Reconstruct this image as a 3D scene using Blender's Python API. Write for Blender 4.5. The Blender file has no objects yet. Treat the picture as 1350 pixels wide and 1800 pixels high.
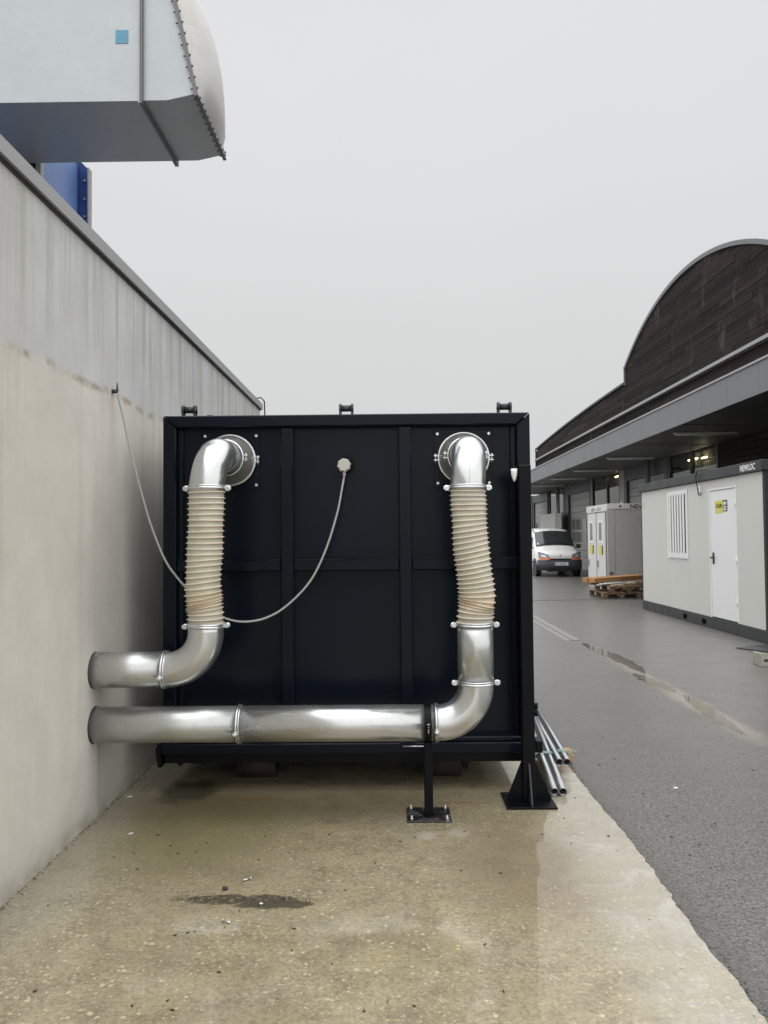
import bpy, bmesh, math, random
from mathutils import Vector, Matrix
random.seed(7)
R_ = math.radians
scene = bpy.context.scene
COL = scene.collection

# ------------------------------------------------------------------ camera
F_PX, PW, PH = 1352.0, 1350.0, 1800.0
YAW, PITCH, ROLL, CAM_H = 0.01017575, 0.03302882, -0.00904925, 1.5
cy_, sy_, cp_, sp_ = math.cos(YAW), math.sin(YAW), math.cos(PITCH), math.sin(PITCH)
fwd = Vector((-sy_*cp_, cy_*cp_, sp_)); rgt = Vector((cy_, sy_, 0)); upv = rgt.cross(fwd)
cr_, sr_ = math.cos(ROLL), math.sin(ROLL)
right = cr_*rgt + sr_*upv
up = -sr_*rgt + cr_*upv
cam_d = bpy.data.cameras.new('camera'); cam = bpy.data.objects.new('camera', cam_d); COL.objects.link(cam)
cam_d.sensor_fit = 'VERTICAL'; cam_d.sensor_height = 36.0; cam_d.lens = F_PX/PH*36.0
cam_d.clip_start = 0.05; cam_d.clip_end = 2000
M = Matrix.Identity(4)
for i in range(3):
    M[i][0] = right[i]; M[i][1] = up[i]; M[i][2] = -fwd[i]
M[2][3] = CAM_H
cam.matrix_world = M
scene.camera = cam

def on(px, py, ax, val):
    """photo pixel -> the point where its ray meets the plane axis=val"""
    d = (px-PW/2)/F_PX*right - (py-PH/2)/F_PX*up + fwd
    o = Vector((0, 0, CAM_H)); t = (val-o[ax])/d[ax]
    return o + t*d

# ------------------------------------------------------------------ sky, sun, exposure
SUN_EL, SUN_AZ = R_(60), R_(168)          # azimuth clockwise from +Y: behind the camera, a little to the right
w = bpy.data.worlds.new('World'); scene.world = w; w.use_nodes = True
nt = w.node_tree; nt.nodes.clear()
out = nt.nodes.new('ShaderNodeOutputWorld')
sky = nt.nodes.new('ShaderNodeTexSky'); sky.sky_type = 'NISHITA'; sky.sun_disc = False
sky.sun_elevation = SUN_EL; sky.sun_rotation = SUN_AZ; sky.air_density = 1.0; sky.dust_density = 4.0
hs = nt.nodes.new('ShaderNodeHueSaturation'); hs.inputs['Saturation'].default_value = 0.12
bg1 = nt.nodes.new('ShaderNodeBackground'); bg1.inputs['Strength'].default_value = 0.05
nt.links.new(sky.outputs[0], hs.inputs['Color']); nt.links.new(hs.outputs[0], bg1.inputs['Color'])
# closed cloud deck: a smooth overcast gradient, a little brighter towards the zenith
tc = nt.nodes.new('ShaderNodeTexCoord'); sx = nt.nodes.new('ShaderNodeSeparateXYZ')
nt.links.new(tc.outputs['Generated'], sx.inputs[0])
ramp = nt.nodes.new('ShaderNodeValToRGB')
ramp.color_ramp.elements[0].position = 0.0; ramp.color_ramp.elements[0].color = (0.325, 0.33, 0.328, 1)
ramp.color_ramp.elements[1].position = 1.0; ramp.color_ramp.elements[1].color = (1.20, 1.22, 1.25, 1)
e = ramp.color_ramp.elements.new(0.60); e.color = (0.380, 0.386, 0.392, 1); ramp.color_ramp.interpolation = 'EASE'
nt.links.new(sx.outputs[2], ramp.inputs[0])
cn = nt.nodes.new('ShaderNodeTexNoise'); cn.inputs['Scale'].default_value = 1.6; cn.inputs['Detail'].default_value = 4
cm = nt.nodes.new('ShaderNodeMapRange'); cm.inputs['To Min'].default_value = 0.955; cm.inputs['To Max'].default_value = 1.045
nt.links.new(tc.outputs['Generated'], cn.inputs['Vector']); nt.links.new(cn.outputs['Fac'], cm.inputs['Value'])
mulc = nt.nodes.new('ShaderNodeMix'); mulc.data_type = 'RGBA'; mulc.blend_type = 'MULTIPLY'; mulc.inputs[0].default_value = 1
nt.links.new(ramp.outputs[0], mulc.inputs[6]); nt.links.new(cm.outputs[0], mulc.inputs[7])
bg2 = nt.nodes.new('ShaderNodeBackground'); bg2.inputs['Strength'].default_value = 0.965
nt.links.new(mulc.outputs[2], bg2.inputs['Color'])
add = nt.nodes.new('ShaderNodeAddShader')
mixw = nt.nodes.new('ShaderNodeMixShader'); mixw.inputs[0].default_value = 0.92
nt.links.new(bg1.outputs[0], mixw.inputs[1]); nt.links.new(bg2.outputs[0], mixw.inputs[2])
nt.links.new(mixw.outputs[0], out.inputs[0])

sd = bpy.data.lights.new('sun', 'SUN'); sd.energy = 1.2; sd.angle = R_(170); sd.color = (1.0, 0.98, 0.95)
sun = bpy.data.objects.new('sun', sd); COL.objects.link(sun)
sdir = Vector((math.sin(SUN_AZ)*math.cos(SUN_EL), math.cos(SUN_AZ)*math.cos(SUN_EL), math.sin(SUN_EL)))
sun.rotation_euler = sdir.to_track_quat('Z', 'Y').to_euler(); sun.location = (0, -5, 12)
vs = scene.view_settings
vs.view_transform = 'Standard'; vs.look = 'None'; vs.exposure = 1.1; vs.gamma = 1.0; vs.use_curve_mapping = False

# ------------------------------------------------------------------ materials
class N:
    def __init__(s, name):
        s.m = bpy.data.materials.new(name); s.m.use_nodes = True
        s.t = s.m.node_tree; s.b = s.t.nodes['Principled BSDF']; s.o = s.t.nodes['Material Output']
        s.tc = s.t.nodes.new('ShaderNodeTexCoord')
    def n(s, typ, **kw):
        x = s.t.nodes.new(typ)
        for k, v in kw.items(): setattr(x, k, v)
        return x
    def l(s, a, b): s.t.links.new(a, b)
    def vec(s, scale=(1, 1, 1)):
        mp = s.n('ShaderNodeMapping'); mp.inputs['Scale'].default_value = scale
        s.l(s.tc.outputs['Object'], mp.inputs[0]); return mp.outputs[0]
    def noise(s, scale, detail=4, rough=0.55, v=None, dist=0):
        x = s.n('ShaderNodeTexNoise'); x.inputs['Scale'].default_value = scale; x.inputs['Detail'].default_value = detail
        x.inputs['Roughness'].default_value = rough; x.inputs['Distortion'].default_value = dist
        s.l(v if v is not None else s.tc.outputs['Object'], x.inputs['Vector']); return x.outputs['Fac']
    def voro(s, scale, v=None, out='Distance'):
        x = s.n('ShaderNodeTexVoronoi'); x.inputs['Scale'].default_value = scale
        s.l(v if v is not None else s.tc.outputs['Object'], x.inputs['Vector']); return x.outputs[out]
    def rng(s, val, a, b, c=0.0, d=1.0, smooth=False):
        x = s.n('ShaderNodeMapRange'); x.inputs['From Min'].default_value = a; x.inputs['From Max'].default_value = b
        x.inputs['To Min'].default_value = c; x.inputs['To Max'].default_value = d
        if smooth: x.interpolation_type = 'SMOOTHSTEP'
        s.l(val, x.inputs['Value']); return x.outputs[0]
    def math(s, op, a, b=None):
        x = s.n('ShaderNodeMath', operation=op)
        for i, q in enumerate((a, b)):
            if q is None: continue
            if isinstance(q, (int, float)): x.inputs[i].default_value = q
            else: s.l(q, x.inputs[i])
        return x.outputs[0]
    def mix(s, fac, a, b, mode='MIX'):
        x = s.n('ShaderNodeMix', data_type='RGBA', blend_type=mode)
        if isinstance(fac, (int, float)): x.inputs[0].default_value = fac
        else: s.l(fac, x.inputs[0])
        for i, q in ((6, a), (7, b)):
            if isinstance(q, tuple): x.inputs[i].default_value = (*q[:3], 1)
            else: s.l(q, x.inputs[i])
        return x.outputs[2]
    def xyz(s):
        x = s.n('ShaderNodeSeparateXYZ'); s.l(s.tc.outputs['Object'], x.inputs[0]); return x.outputs
    def col(s, c):
        if isinstance(c, tuple): s.b.inputs['Base Color'].default_value = (*c[:3], 1)
        else: s.l(c, s.b.inputs['Base Color'])
    def rough(s, r):
        if isinstance(r, (int, float)): s.b.inputs['Roughness'].default_value = r
        else: s.l(r, s.b.inputs['Roughness'])
    def bump(s, hgt, strength=0.3, dist=0.01, prev=None, to='Normal'):
        x = s.n('ShaderNodeBump'); x.inputs['Strength'].default_value = strength; x.inputs['Distance'].default_value = dist
        s.l(hgt, x.inputs['Height'])
        if prev is not None: s.l(prev, x.inputs['Normal'])
        s.l(x.outputs[0], s.b.inputs[to]); return x.outputs[0]

MATS = {}
def simple(name, c, rough=0.5, metal=0.0, var=0.12, scale=6.0, rv=0.1, bump=0.0, spec=0.5, fine=60.0):
    k = N(name)
    n1 = k.noise(scale, 5, 0.6); n2 = k.noise(fine, 3, 0.6)
    a = tuple(max(0, x*(1-var)) for x in c); b = tuple(min(1, x*(1+var)) for x in c)
    f = k.math('ADD', k.math('MULTIPLY', k.rng(n1, 0.3, 0.7), 0.7), k.math('MULTIPLY', n2, 0.3))
    k.col(k.mix(f, a, b)); k.rough(k.rng(n1, 0.3, 0.7, max(0.02, rough-rv), min(1, rough+rv)))
    k.b.inputs['Metallic'].default_value = metal; k.b.inputs['Specular IOR Level'].default_value = spec
    if bump: k.bump(n2, bump, 0.004)
    MATS[name] = k.m; return k.m

# --- painted / plain materials
simple('navy_paint', (0.0042, 0.0074, 0.0128), 0.22, var=0.10, scale=1.1, rv=0.03, spec=0.13)
simple('black_paint', (0.0036, 0.0042, 0.0056), 0.36, var=0.2, scale=5, spec=0.12)
simple('dark_lug', (0.035, 0.038, 0.042), 0.5, metal=0.3, var=0.3)
simple('bolt_steel', (0.62, 0.62, 0.62), 0.32, metal=0.85, var=0.15)
simple('rust_steel', (0.026, 0.015, 0.012), 0.7, var=0.4, scale=20, bump=0.3)
simple('clamp_steel', (0.66, 0.68, 0.69), 0.25, metal=0.9, var=0.12, scale=20)
simple('grey_plastic', (0.47, 0.46, 0.43), 0.5, var=0.08)
simple('cable_grey', (0.33, 0.34, 0.34), 0.55, var=0.05)
simple('cable_black', (0.015, 0.015, 0.016), 0.5)
simple('tape_blue', (0.10, 0.29, 0.43), 0.5, var=0.2, scale=30)
simple('blue_paint', (0.12, 0.205, 0.47), 0.38, var=0.14, scale=3)
simple('blue_dark', (0.03, 0.07, 0.24), 0.4, var=0.14, scale=3)
simple('coping', (0.30, 0.30, 0.305), 0.45, metal=0.1, var=0.1, scale=4)
simple('flange_grey', (0.15, 0.15, 0.16), 0.5, metal=0.3)
simple('flange_zinc', (0.34, 0.35, 0.36), 0.45, metal=0.3)
simple('shadow_seal_dark', (0.03, 0.032, 0.036), 0.5)
simple('roof_felt', (0.10, 0.10, 0.105), 0.8)
simple('zinc_grey', (0.175, 0.182, 0.194), 0.42, metal=0.15, var=0.09, scale=1.3, rv=0.08)
simple('strip_light', (0.36, 0.36, 0.37), 0.4, metal=0.3, var=0.1)
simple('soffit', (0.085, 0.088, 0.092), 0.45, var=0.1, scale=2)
simple('frame_dark', (0.035, 0.037, 0.042), 0.45, var=0.1)
simple('door_grey', (0.27, 0.27, 0.272), 0.5, var=0.08, scale=3)
simple('door_pane', (0.16, 0.16, 0.155), 0.15, var=0.15, scale=2)
simple('panel_grey', (0.27, 0.27, 0.27), 0.5, var=0.08)
simple('panel_white', (0.46, 0.46, 0.45), 0.5, var=0.08)
simple('pipe_grey', (0.30, 0.31, 0.31), 0.45, metal=0.2)
simple('cabin_wall', (0.60, 0.60, 0.57), 0.42, var=0.045, scale=1.6, bump=0.02)
simple('cabin_white', (0.77, 0.78, 0.785), 0.38, var=0.03, scale=2)
simple('cabin_dark', (0.024, 0.025, 0.028), 0.42, var=0.18, scale=4)
simple('cabin_black', (0.014, 0.015, 0.018), 0.5, var=0.2)
simple('wc_grey', (0.42, 0.42, 0.41), 0.45, var=0.07, scale=3)
simple('wc_white', (0.64, 0.64, 0.625), 0.45, var=0.06, scale=3)
simple('yellow', (0.66, 0.60, 0.03), 0.45, var=0.04)
simple('pale_green', (0.50, 0.60, 0.42), 0.5, var=0.05)
simple('pocket_shade', (0.003, 0.003, 0.003), 0.9, spec=0.05)
simple('print_black', (0.02, 0.02, 0.02), 0.5)
simple('print_white', (0.8, 0.8, 0.8), 0.5, var=0.02)
simple('red_mark', (0.25, 0.06, 0.05), 0.5)
simple('window_dark', (0.03, 0.036, 0.038), 0.1, var=0.2)
simple('car_white', (0.78, 0.78, 0.775), 0.22, var=0.02)
simple('car_dark', (0.045, 0.05, 0.058), 0.5, var=0.12)
simple('car_black', (0.012, 0.012, 0.013), 0.5)
simple('rubber', (0.018, 0.018, 0.018), 0.75, var=0.2, scale=20)
simple('hub', (0.30, 0.31, 0.32), 0.4, metal=0.4)
simple('lamp_grey', (0.22, 0.23, 0.24), 0.15, metal=0.2)
simple('lamp_clear', (0.55, 0.57, 0.58), 0.12, metal=0.3)
simple('indicator', (0.62, 0.16, 0.07), 0.2)
simple('plate_blue', (0.05, 0.12, 0.4), 0.4)
simple('twine_green', (0.30, 0.48, 0.42), 0.6)
simple('mat_dark', (0.055, 0.058, 0.065), 0.25, var=0.2)
simple('block_concrete', (0.34, 0.33, 0.27), 0.85, var=0.2, scale=20, bump=0.4)
simple('channel_concrete', (0.185, 0.18, 0.165), 0.55, var=0.2, scale=5, bump=0.3)
simple('joint_dark', (0.03, 0.029, 0.028), 0.6)
simple('paper', (0.7, 0.69, 0.65), 0.7)
simple('leaf_dark', (0.03, 0.024, 0.015), 0.7)
simple('green_reflect', (0.12, 0.15, 0.14), 0.12, var=0.3, scale=1.5)
simple('seat_dark', (0.03, 0.032, 0.035), 0.7)

def emit(name, c, s):
    k = N(name); k.col(c); k.b.inputs['Emission Color'].default_value = (*c, 1); k.b.inputs['Emission Strength'].default_value = s
    MATS[name] = k.m
emit('tube_lit', (1.0, 0.82, 0.50), 14.0)
simple('tube_off', (0.55, 0.56, 0.55), 0.4)

def wood(name, a, b, rough=0.7):
    k = N(name); v = k.vec((2, 40, 40)); n1 = k.noise(1.5, 5, 0.6, v, 1.0); n2 = k.noise(3, 3)
    oi = k.n('ShaderNodeObjectInfo')
    c = k.mix(k.rng(n1, 0.3, 0.7), a, b); c = k.mix(k.rng(n2, 0.35, 0.75, 0, 0.45), c, tuple(x*0.45 for x in a))
    v2 = k.rng(oi.outputs['Random'], 0, 1, 0.75, 1.15)
    c = k.mix(1.0, c, v2, 'MULTIPLY'); k.col(c); k.rough(rough); k.bump(n1, 0.3, 0.004); MATS[name] = k.m
wood('wood_orange', (0.40, 0.19, 0.065), (0.58, 0.32, 0.13))
wood('wood_pallet', (0.135, 0.082, 0.045), (0.27, 0.175, 0.10), 0.8)
wood('wood_pale', (0.42, 0.32, 0.20), (0.60, 0.48, 0.33), 0.8)
wood('wood_old', (0.07, 0.044, 0.03), (0.14, 0.09, 0.06), 0.85)

# galvanised sheet: crystalline spangle + streaks
def galv(name, c, rough, metal=0.85, spangle=55, amp=0.16, streak=(1, 1, 1), stain=0.0):
    k = N(name)
    vc = k.voro(spangle, None, 'Color'); bw = k.n('ShaderNodeRGBToBW'); k.l(vc, bw.inputs[0])
    n1 = k.noise(3.0, 4, 0.5, k.vec(streak)); n2 = k.noise(18, 4); n3 = k.noise(7, 2)
    f = k.math('ADD', k.math('MULTIPLY', bw.outputs[0], 0.45), k.math('MULTIPLY', n1, 0.55))
    cc = k.mix(f, tuple(x*(1-amp) for x in c), tuple(min(1, x*(1+amp)) for x in c))
    if stain:
        cc = k.mix(k.rng(n2, 0.55, 0.8, 0, stain), cc, (0.30, 0.29, 0.25))
    k.col(cc); k.b.inputs['Metallic'].default_value = metal
    k.rough(k.rng(n1, 0.3, 0.7, rough-0.05, rough+0.07)); k.bump(n3, 0.015, 0.01); MATS[name] = k.m
galv('galvanised', (0.50, 0.51, 0.505), 0.29, 0.84, 90, 0.08, (2, 2, 2), 0.35)
galv('galvanised_bright', (0.57, 0.58, 0.58), 0.24, 0.88, 90, 0.07, (2, 2, 2), 0.2)
galv('galvanised_cone', (0.60, 0.585, 0.55), 0.34, 0.85, 50, 0.18, (4, 4, 4), 0.45)
galv('galvanised_hood', (0.42, 0.45, 0.465), 0.48, 0.45, 10, 0.07, (0.6, 3, 1.4), 0.3)
galv('galvanised_cap', (0.46, 0.445, 0.43), 0.5, 0.4, 12, 0.08, (1, 1, 1), 0.2)
galv('tube_steel', (0.29, 0.30, 0.305), 0.34, 0.85, 40, 0.2, (8, 2, 8), 0.5)
simple('tube_inner', (0.03, 0.03, 0.03), 0.7)

# cream flexible hose, rib coating vs clear web stored per vertex
k = N('hose'); at = k.n('ShaderNodeVertexColor', layer_name='rib'); n1 = k.noise(14, 4); n2 = k.noise(40, 3)
web = k.mix(k.rng(n1, 0.3, 0.7), (0.44, 0.405, 0.32), (0.54, 0.505, 0.42)); rib = k.mix(n2, (0.62, 0.57, 0.445), (0.70, 0.65, 0.52))
sr = k.n('ShaderNodeSeparateColor'); k.l(at.outputs[0], sr.inputs[0])
c = k.mix(sr.outputs[0], web, rib); c = k.mix(k.math('MULTIPLY', sr.outputs[1], 0.6), c, (0.56, 0.43, 0.25)); c = k.mix(k.math('MULTIPLY', sr.outputs[2], 0.75), c, (0.40, 0.39, 0.35))
k.col(c); k.rough(0.36); k.b.inputs['Subsurface Weight'].default_value = 0.25; k.b.inputs['Subsurface Radius'].default_value = (0.02, 0.015, 0.01)
k.b.inputs['Subsurface Scale'].default_value = 0.5; k.bump(n2, 0.08, 0.004); MATS['hose'] = k.m

# rendered concrete wall: warm below the pour line, cool grey above, run-off streaks from the coping
k = N('wall_concrete'); X, Y, Z = k.xyz()
wob = k.math('ADD', k.math('MULTIPLY', k.noise(1.6, 5), 0.10), k.math('MULTIPLY', k.noise(9, 4), 0.035))
zz = k.math('SUBTRACT', k.math('ADD', Z, wob), 2.415)
upper = k.rng(zz, -0.012, 0.012, 0, 1, True)
big = k.noise(0.9, 5, 0.6); med = k.noise(4, 6, 0.65); fine = k.noise(90, 3, 0.6)
warm = k.mix(k.rng(big, 0.3, 0.7), (0.55, 0.522, 0.47), (0.66, 0.635, 0.585))
cool = k.mix(k.rng(big, 0.3, 0.7), (0.49, 0.495, 0.50), (0.60, 0.605, 0.615))
streak = k.noise(1.0, 5, 0.7, k.vec((11, 11, 0.4)))
smask = k.math('MULTIPLY', k.rng(streak, 0.44, 0.66, 0, 1, True), k.rng(Z, 2.25, 2.8, 0, 1, True))
smask = k.math('MULTIPLY', smask, k.rng(Y, -1.0, 3.0, 0.3, 1.0))
cool = k.mix(k.math('MULTIPLY', smask, 0.75), cool, (0.27, 0.27, 0.235))
c = k.mix(upper, warm, cool)
line = k.math('MULTIPLY', k.rng(k.math('ABSOLUTE', k.math('ADD', zz, 0.012)), 0.0, 0.035, 1, 0, True), k.rng(k.noise(7, 5), 0.38, 0.66, 0, 1, True))
c = k.mix(k.math('MULTIPLY', line, 0.8), c, (0.25, 0.23, 0.18))
lstreak = k.math('MULTIPLY', k.rng(k.noise(1.0, 5, 0.7, k.vec((5, 5, 0.25))), 0.5, 0.78, 0, 1, True), k.rng(Z, 0.0, 2.3, 0.15, 0.5))
c = k.mix(lstreak, c, (0.40, 0.36, 0.27))
foot = k.math('MULTIPLY', k.rng(Z, 0.0, 0.12, 1, 0, True), k.rng(k.noise(6, 5), 0.35, 0.65))
c = k.mix(k.math('MULTIPLY', foot, 0.75), c, (0.19, 0.175, 0.115))
foot2 = k.rng(k.math('ADD', Z, k.math('MULTIPLY', k.noise(2.5, 5), 0.35)), 0.15, 0.42, 0.38, 0, True)
c = k.mix(foot2, c, (0.30, 0.285, 0.235))
pan = k.math('MULTIPLY', k.rng(Y, 1.20, 1.215, 0, 1), k.rng(Z, 0.40, 0.5, 1, 0, True)); c = k.mix(k.math('MULTIPLY', pan, 0.42), c, (0.24, 0.225, 0.18))
c = k.mix(k.rng(med, 0.40, 0.72, 0, 0.28), c, (0.38, 0.365, 0.325)); c = k.mix(k.rng(fine, 0.5, 0.75, 0, 0.15), c, (0.25, 0.24, 0.21))
k.col(c); k.rough(0.82); b1 = k.bump(fine, 0.12, 0.003); k.bump(med, 0.12, 0.02, b1); MATS['wall_concrete'] = k.m

# wet concrete slab
k = N('slab_concrete'); X, Y, Z = k.xyz()
big = k.noise(0.75, 5, 0.6); med = k.noise(3.2, 6, 0.62); fine = k.noise(55, 4, 0.65); vfine = k.noise(190, 3, 0.6)
c = k.mix(k.rng(big, 0.32, 0.68), (0.335, 0.275, 0.152), (0.345, 0.302, 0.205))
c = k.mix(k.rng(med, 0.40, 0.68, 0, 0.55), c, (0.170, 0.138, 0.084))
c = k.mix(k.rng(k.noise(1.7, 6, 0.7, k.vec((1, 1.2, 1)), 1.2), 0.52, 0.72, 0, 0.5), c, (0.315, 0.298, 0.25))
c = k.mix(k.rng(k.noise(7, 6, 0.72), 0.46, 0.64, 0, 0.62), c, (0.150, 0.124, 0.078))
c = k.mix(k.rng(k.noise(20, 5, 0.72), 0.48, 0.66, 0, 0.55), c, (0.34, 0.30, 0.205))
clump = k.rng(k.noise(1.35, 4, 0.6), 0.36, 0.66, 0.0, 1.0, True)
wv = k.n('ShaderNodeVectorMath', operation='ADD'); nz = k.n('ShaderNodeTexNoise'); nz.inputs['Scale'].default_value = 26
k.l(k.tc.outputs['Object'], nz.inputs['Vector']); sc = k.n('ShaderNodeVectorMath', operation='SCALE'); sc.inputs['Scale'].default_value = 0.03
k.l(nz.outputs['Color'], sc.inputs[0]); k.l(k.tc.outputs['Object'], wv.inputs[0]); k.l(sc.outputs[0], wv.inputs[1])
def spots(scale, rad, keep):
    vo = k.n('ShaderNodeTexVoronoi'); vo.inputs['Scale'].default_value = scale; k.l(wv.outputs[0], vo.inputs['Vector'])
    se = k.n('ShaderNodeSeparateColor'); k.l(vo.outputs['Color'], se.inputs[0])
    thr = k.math('MULTIPLY', se.outputs[1], rad)
    m = k.math('LESS_THAN', vo.outputs['Distance'], thr)
    return k.math('MULTIPLY', m, k.math('LESS_THAN', se.outputs[0], k.math('MULTIPLY', clump, keep)))
near_ = k.rng(Y, 3.9, 2.6, 0.55, 1.25); clump = k.math('MULTIPLY', clump, near_)
s1 = spots(46, 0.40, 0.58); s2 = spots(80, 0.42, 0.85)
crust = k.math('MULTIPLY', k.rng(k.noise(46, 5, 0.72, k.vec((1, 1.25, 1)), 0.8), 0.555, 0.60, 0, 1, True), k.rng(k.noise(1.9, 5, 0.6), 0.38, 0.58, 0.05, 1, True))
c = k.mix(k.math('MULTIPLY', crust, 0.80), c, (0.47, 0.415, 0.275))
c = k.mix(k.math('MULTIPLY', s2, 0.55), c, (0.46, 0.405, 0.26)); c = k.mix(k.math('MULTIPLY', s1, 0.75), c, (0.58, 0.51, 0.335))
c = k.mix(k.rng(fine, 0.47, 0.66, 0, 0.55), c, (0.115, 0.095, 0.058)); c = k.mix(k.rng(vfine, 0.55, 0.75, 0, 0.35), c, (0.38, 0.35, 0.27))
# grey laitance near the wall, moss band beside it
grw = k.math('MULTIPLY', k.rng(k.math('ADD', X, k.math('MULTIPLY', med, 0.5)), -1.40, -0.95, 1, 0, True), k.rng(Y, 2.4, 3.4))
c = k.mix(k.math('MULTIPLY', grw, 0.55), c, (0.20, 0.19, 0.155))
def blob(cx, cy, rx, ry, wob=0.5, edge=0.25, sc=7):
    dx = k.math('DIVIDE', k.math('SUBTRACT', X, cx), rx); dy = k.math('DIVIDE', k.math('SUBTRACT', Y, cy), ry)
    d = k.math('SQRT', k.math('ADD', k.math('MULTIPLY', dx, dx), k.math('MULTIPLY', dy, dy)))
    d = k.math('ADD', d, k.math('MULTIPLY', k.math('SUBTRACT', k.noise(sc, 5, 0.65), 0.5), wob*2.4))
    return k.rng(d, 1-edge, 1+edge, 1, 0, True)
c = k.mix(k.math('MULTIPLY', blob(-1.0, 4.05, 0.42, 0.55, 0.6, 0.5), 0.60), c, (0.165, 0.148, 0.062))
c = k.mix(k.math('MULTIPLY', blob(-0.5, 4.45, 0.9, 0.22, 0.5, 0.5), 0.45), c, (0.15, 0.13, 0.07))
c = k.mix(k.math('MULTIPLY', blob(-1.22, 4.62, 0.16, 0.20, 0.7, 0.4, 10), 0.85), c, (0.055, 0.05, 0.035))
c = k.mix(k.math('MULTIPLY', blob(-0.80, 4.47, 0.13, 0.018, 0.3, 0.5, 12), 0.7), c, (0.25, 0.12, 0.035))
c = k.mix(k.math('MULTIPLY', blob(0.37, 4.40, 0.11, 0.016, 0.3, 0.5, 12), 0.7), c, (0.28, 0.155, 0.045))
c = k.mix(k.math('MULTIPLY', blob(0.62, 3.55, 0.28, 0.50, 0.6, 0.6), 0.55), c, (0.16, 0.118, 0.07))
c = k.mix(k.math('MULTIPLY', blob(0.16, 3.92, 0.05, 0.05, 0.5, 0.5, 14), 0.6), c, (0.44, 0.39, 0.34))
c = k.mix(k.math('MULTIPLY', blob(0.32, 3.95, 0.05, 0.05, 0.5, 0.5, 14), 0.5), c, (0.42, 0.38, 0.34))
# grey patched strip at the outer edge, colour lightened to imitate wet reflection
edge = k.rng(k.math('ADD', X, k.math('MULTIPLY', k.math('SUBTRACT', k.noise(1.8, 4), 0.5), 0.5)), 0.66, 0.95, 0, 1, True)
c = k.mix(k.math('MULTIPLY', edge, 0.5), c, (0.38, 0.36, 0.31)); c = k.mix(k.math('MULTIPLY', edge, k.rng(k.noise(2.6, 6, 0.7, None, 1.0), 0.50, 0.66, 0, 0.6)), c, (0.47, 0.455, 0.42))
# dark specks
vd = k.n('ShaderNodeTexVoronoi'); vd.inputs['Scale'].default_value = 24; k.l(wv.outputs[0], vd.inputs['Vector'])
se = k.n('ShaderNodeSeparateColor'); k.l(vd.outputs['Color'], se.inputs[0])
dk = k.math('MULTIPLY', k.math('LESS_THAN', vd.outputs['Distance'], 0.10), k.math('LESS_THAN', se.outputs[0], 0.12))
c = k.mix(k.math('MULTIPLY', dk, 0.75), c, (0.06, 0.05, 0.035))
soil = k.math('MULTIPLY', blob(-0.66, 3.24, 0.27, 0.042, 0.85, 0.22, 12), k.rng(k.noise(45, 5, 0.75), 0.36, 0.50, 0.15, 1))
soil = k.math('MAXIMUM', soil, k.math('MULTIPLY', blob(-0.49, 3.20, 0.15, 0.036, 0.8, 0.2, 14), 0.95))
c = k.mix(k.math('MULTIPLY', soil, 0.92), c, (0.045, 0.036, 0.024))
k.col(c); k.rough(k.rng(med, 0.3, 0.7, 0.42, 0.62)); k.b.inputs['Specular IOR Level'].default_value = 0.3
bb = k.bump(fine, 0.22, 0.004)
k.b.inputs['Coat Weight'].default_value = 1.0; k.b.inputs['Coat IOR'].default_value = 1.5
wetr = k.math('ADD', k.rng(k.noise(2.4, 5, 0.6), 0.35, 0.65, 0.03, 0.12), k.math('MULTIPLY', s1, 0.06))
k.l(wetr, k.b.inputs['Coat Roughness'])
cw = k.n('ShaderNodeBump'); cw.inputs['Strength'].default_value = 0.055; cw.inputs['Distance'].default_value = 0.006
k.l(k.noise(11, 5, 0.6), cw.inputs['Height']); k.l(cw.outputs[0], k.b.inputs['Coat Normal'])
MATS['slab_concrete'] = k.m

# wet asphalt
k = N('asphalt'); X, Y, Z = k.xyz()
big = k.noise(0.35, 5, 0.6); med = k.noise(2.2, 5, 0.62); vo = k.n('ShaderNodeTexVoronoi'); vo.inputs['Scale'].default_value = 170
k.l(k.tc.outputs['Object'], vo.inputs['Vector']); se = k.n('ShaderNodeSeparateColor'); k.l(vo.outputs['Color'], se.inputs[0])
grain = k.noise(62, 5, 0.8); grain2 = k.noise(95, 4, 0.8)
c = k.mix(k.rng(big, 0.3, 0.7), (0.106, 0.100, 0.090), (0.150, 0.141, 0.127)); c = k.mix(k.rng(med, 0.4, 0.7, 0, 0.35), c, (0.082, 0.078, 0.070))
c = k.mix(k.rng(se.outputs[0], 0.0, 1.0, 0, 0.45), c, (0.20, 0.19, 0.17))
c = k.mix(k.math('MULTIPLY', k.math('GREATER_THAN', se.outputs[1], 0.975), 0.55), c, (0.40, 0.38, 0.34))
c = k.mix(k.rng(grain, 0.46, 0.58, 0, 0.85), c, (0.032, 0.030, 0.028)); c = k.mix(k.rng(grain2, 0.54, 0.64, 0, 0.8), c, (0.30, 0.285, 0.255))
tan_band = k.math('MULTIPLY', k.rng(k.math('ABSOLUTE', k.math('SUBTRACT', k.math('ADD', X, k.math('MULTIPLY', k.noise(3, 4), 0.16)), 2.77)), 0.03, 0.15, 1, 0, True), k.math('MULTIPLY', k.rng(Y, 5.4, 6.2), k.rng(Y, 11.0, 7.5)))
c = k.mix(k.math('MULTIPLY', tan_band, 0.75), c, (0.30, 0.265, 0.21))  # pale tan tint along the puddle line
dist = k.rng(X, 1.1, 1.32, 1, 0, True); c = k.mix(k.math('MULTIPLY', dist, 0.5), c, (0.05, 0.046, 0.04))
k.col(c); k.rough(k.rng(med, 0.3, 0.7, 0.36, 0.52)); k.b.inputs['Specular IOR Level'].default_value = 0.55; k.b.inputs['Coat Weight'].default_value = 0.6; k.b.inputs['Coat IOR'].default_value = 1.36; k.b.inputs['Coat Roughness'].default_value = 0.30
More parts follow.
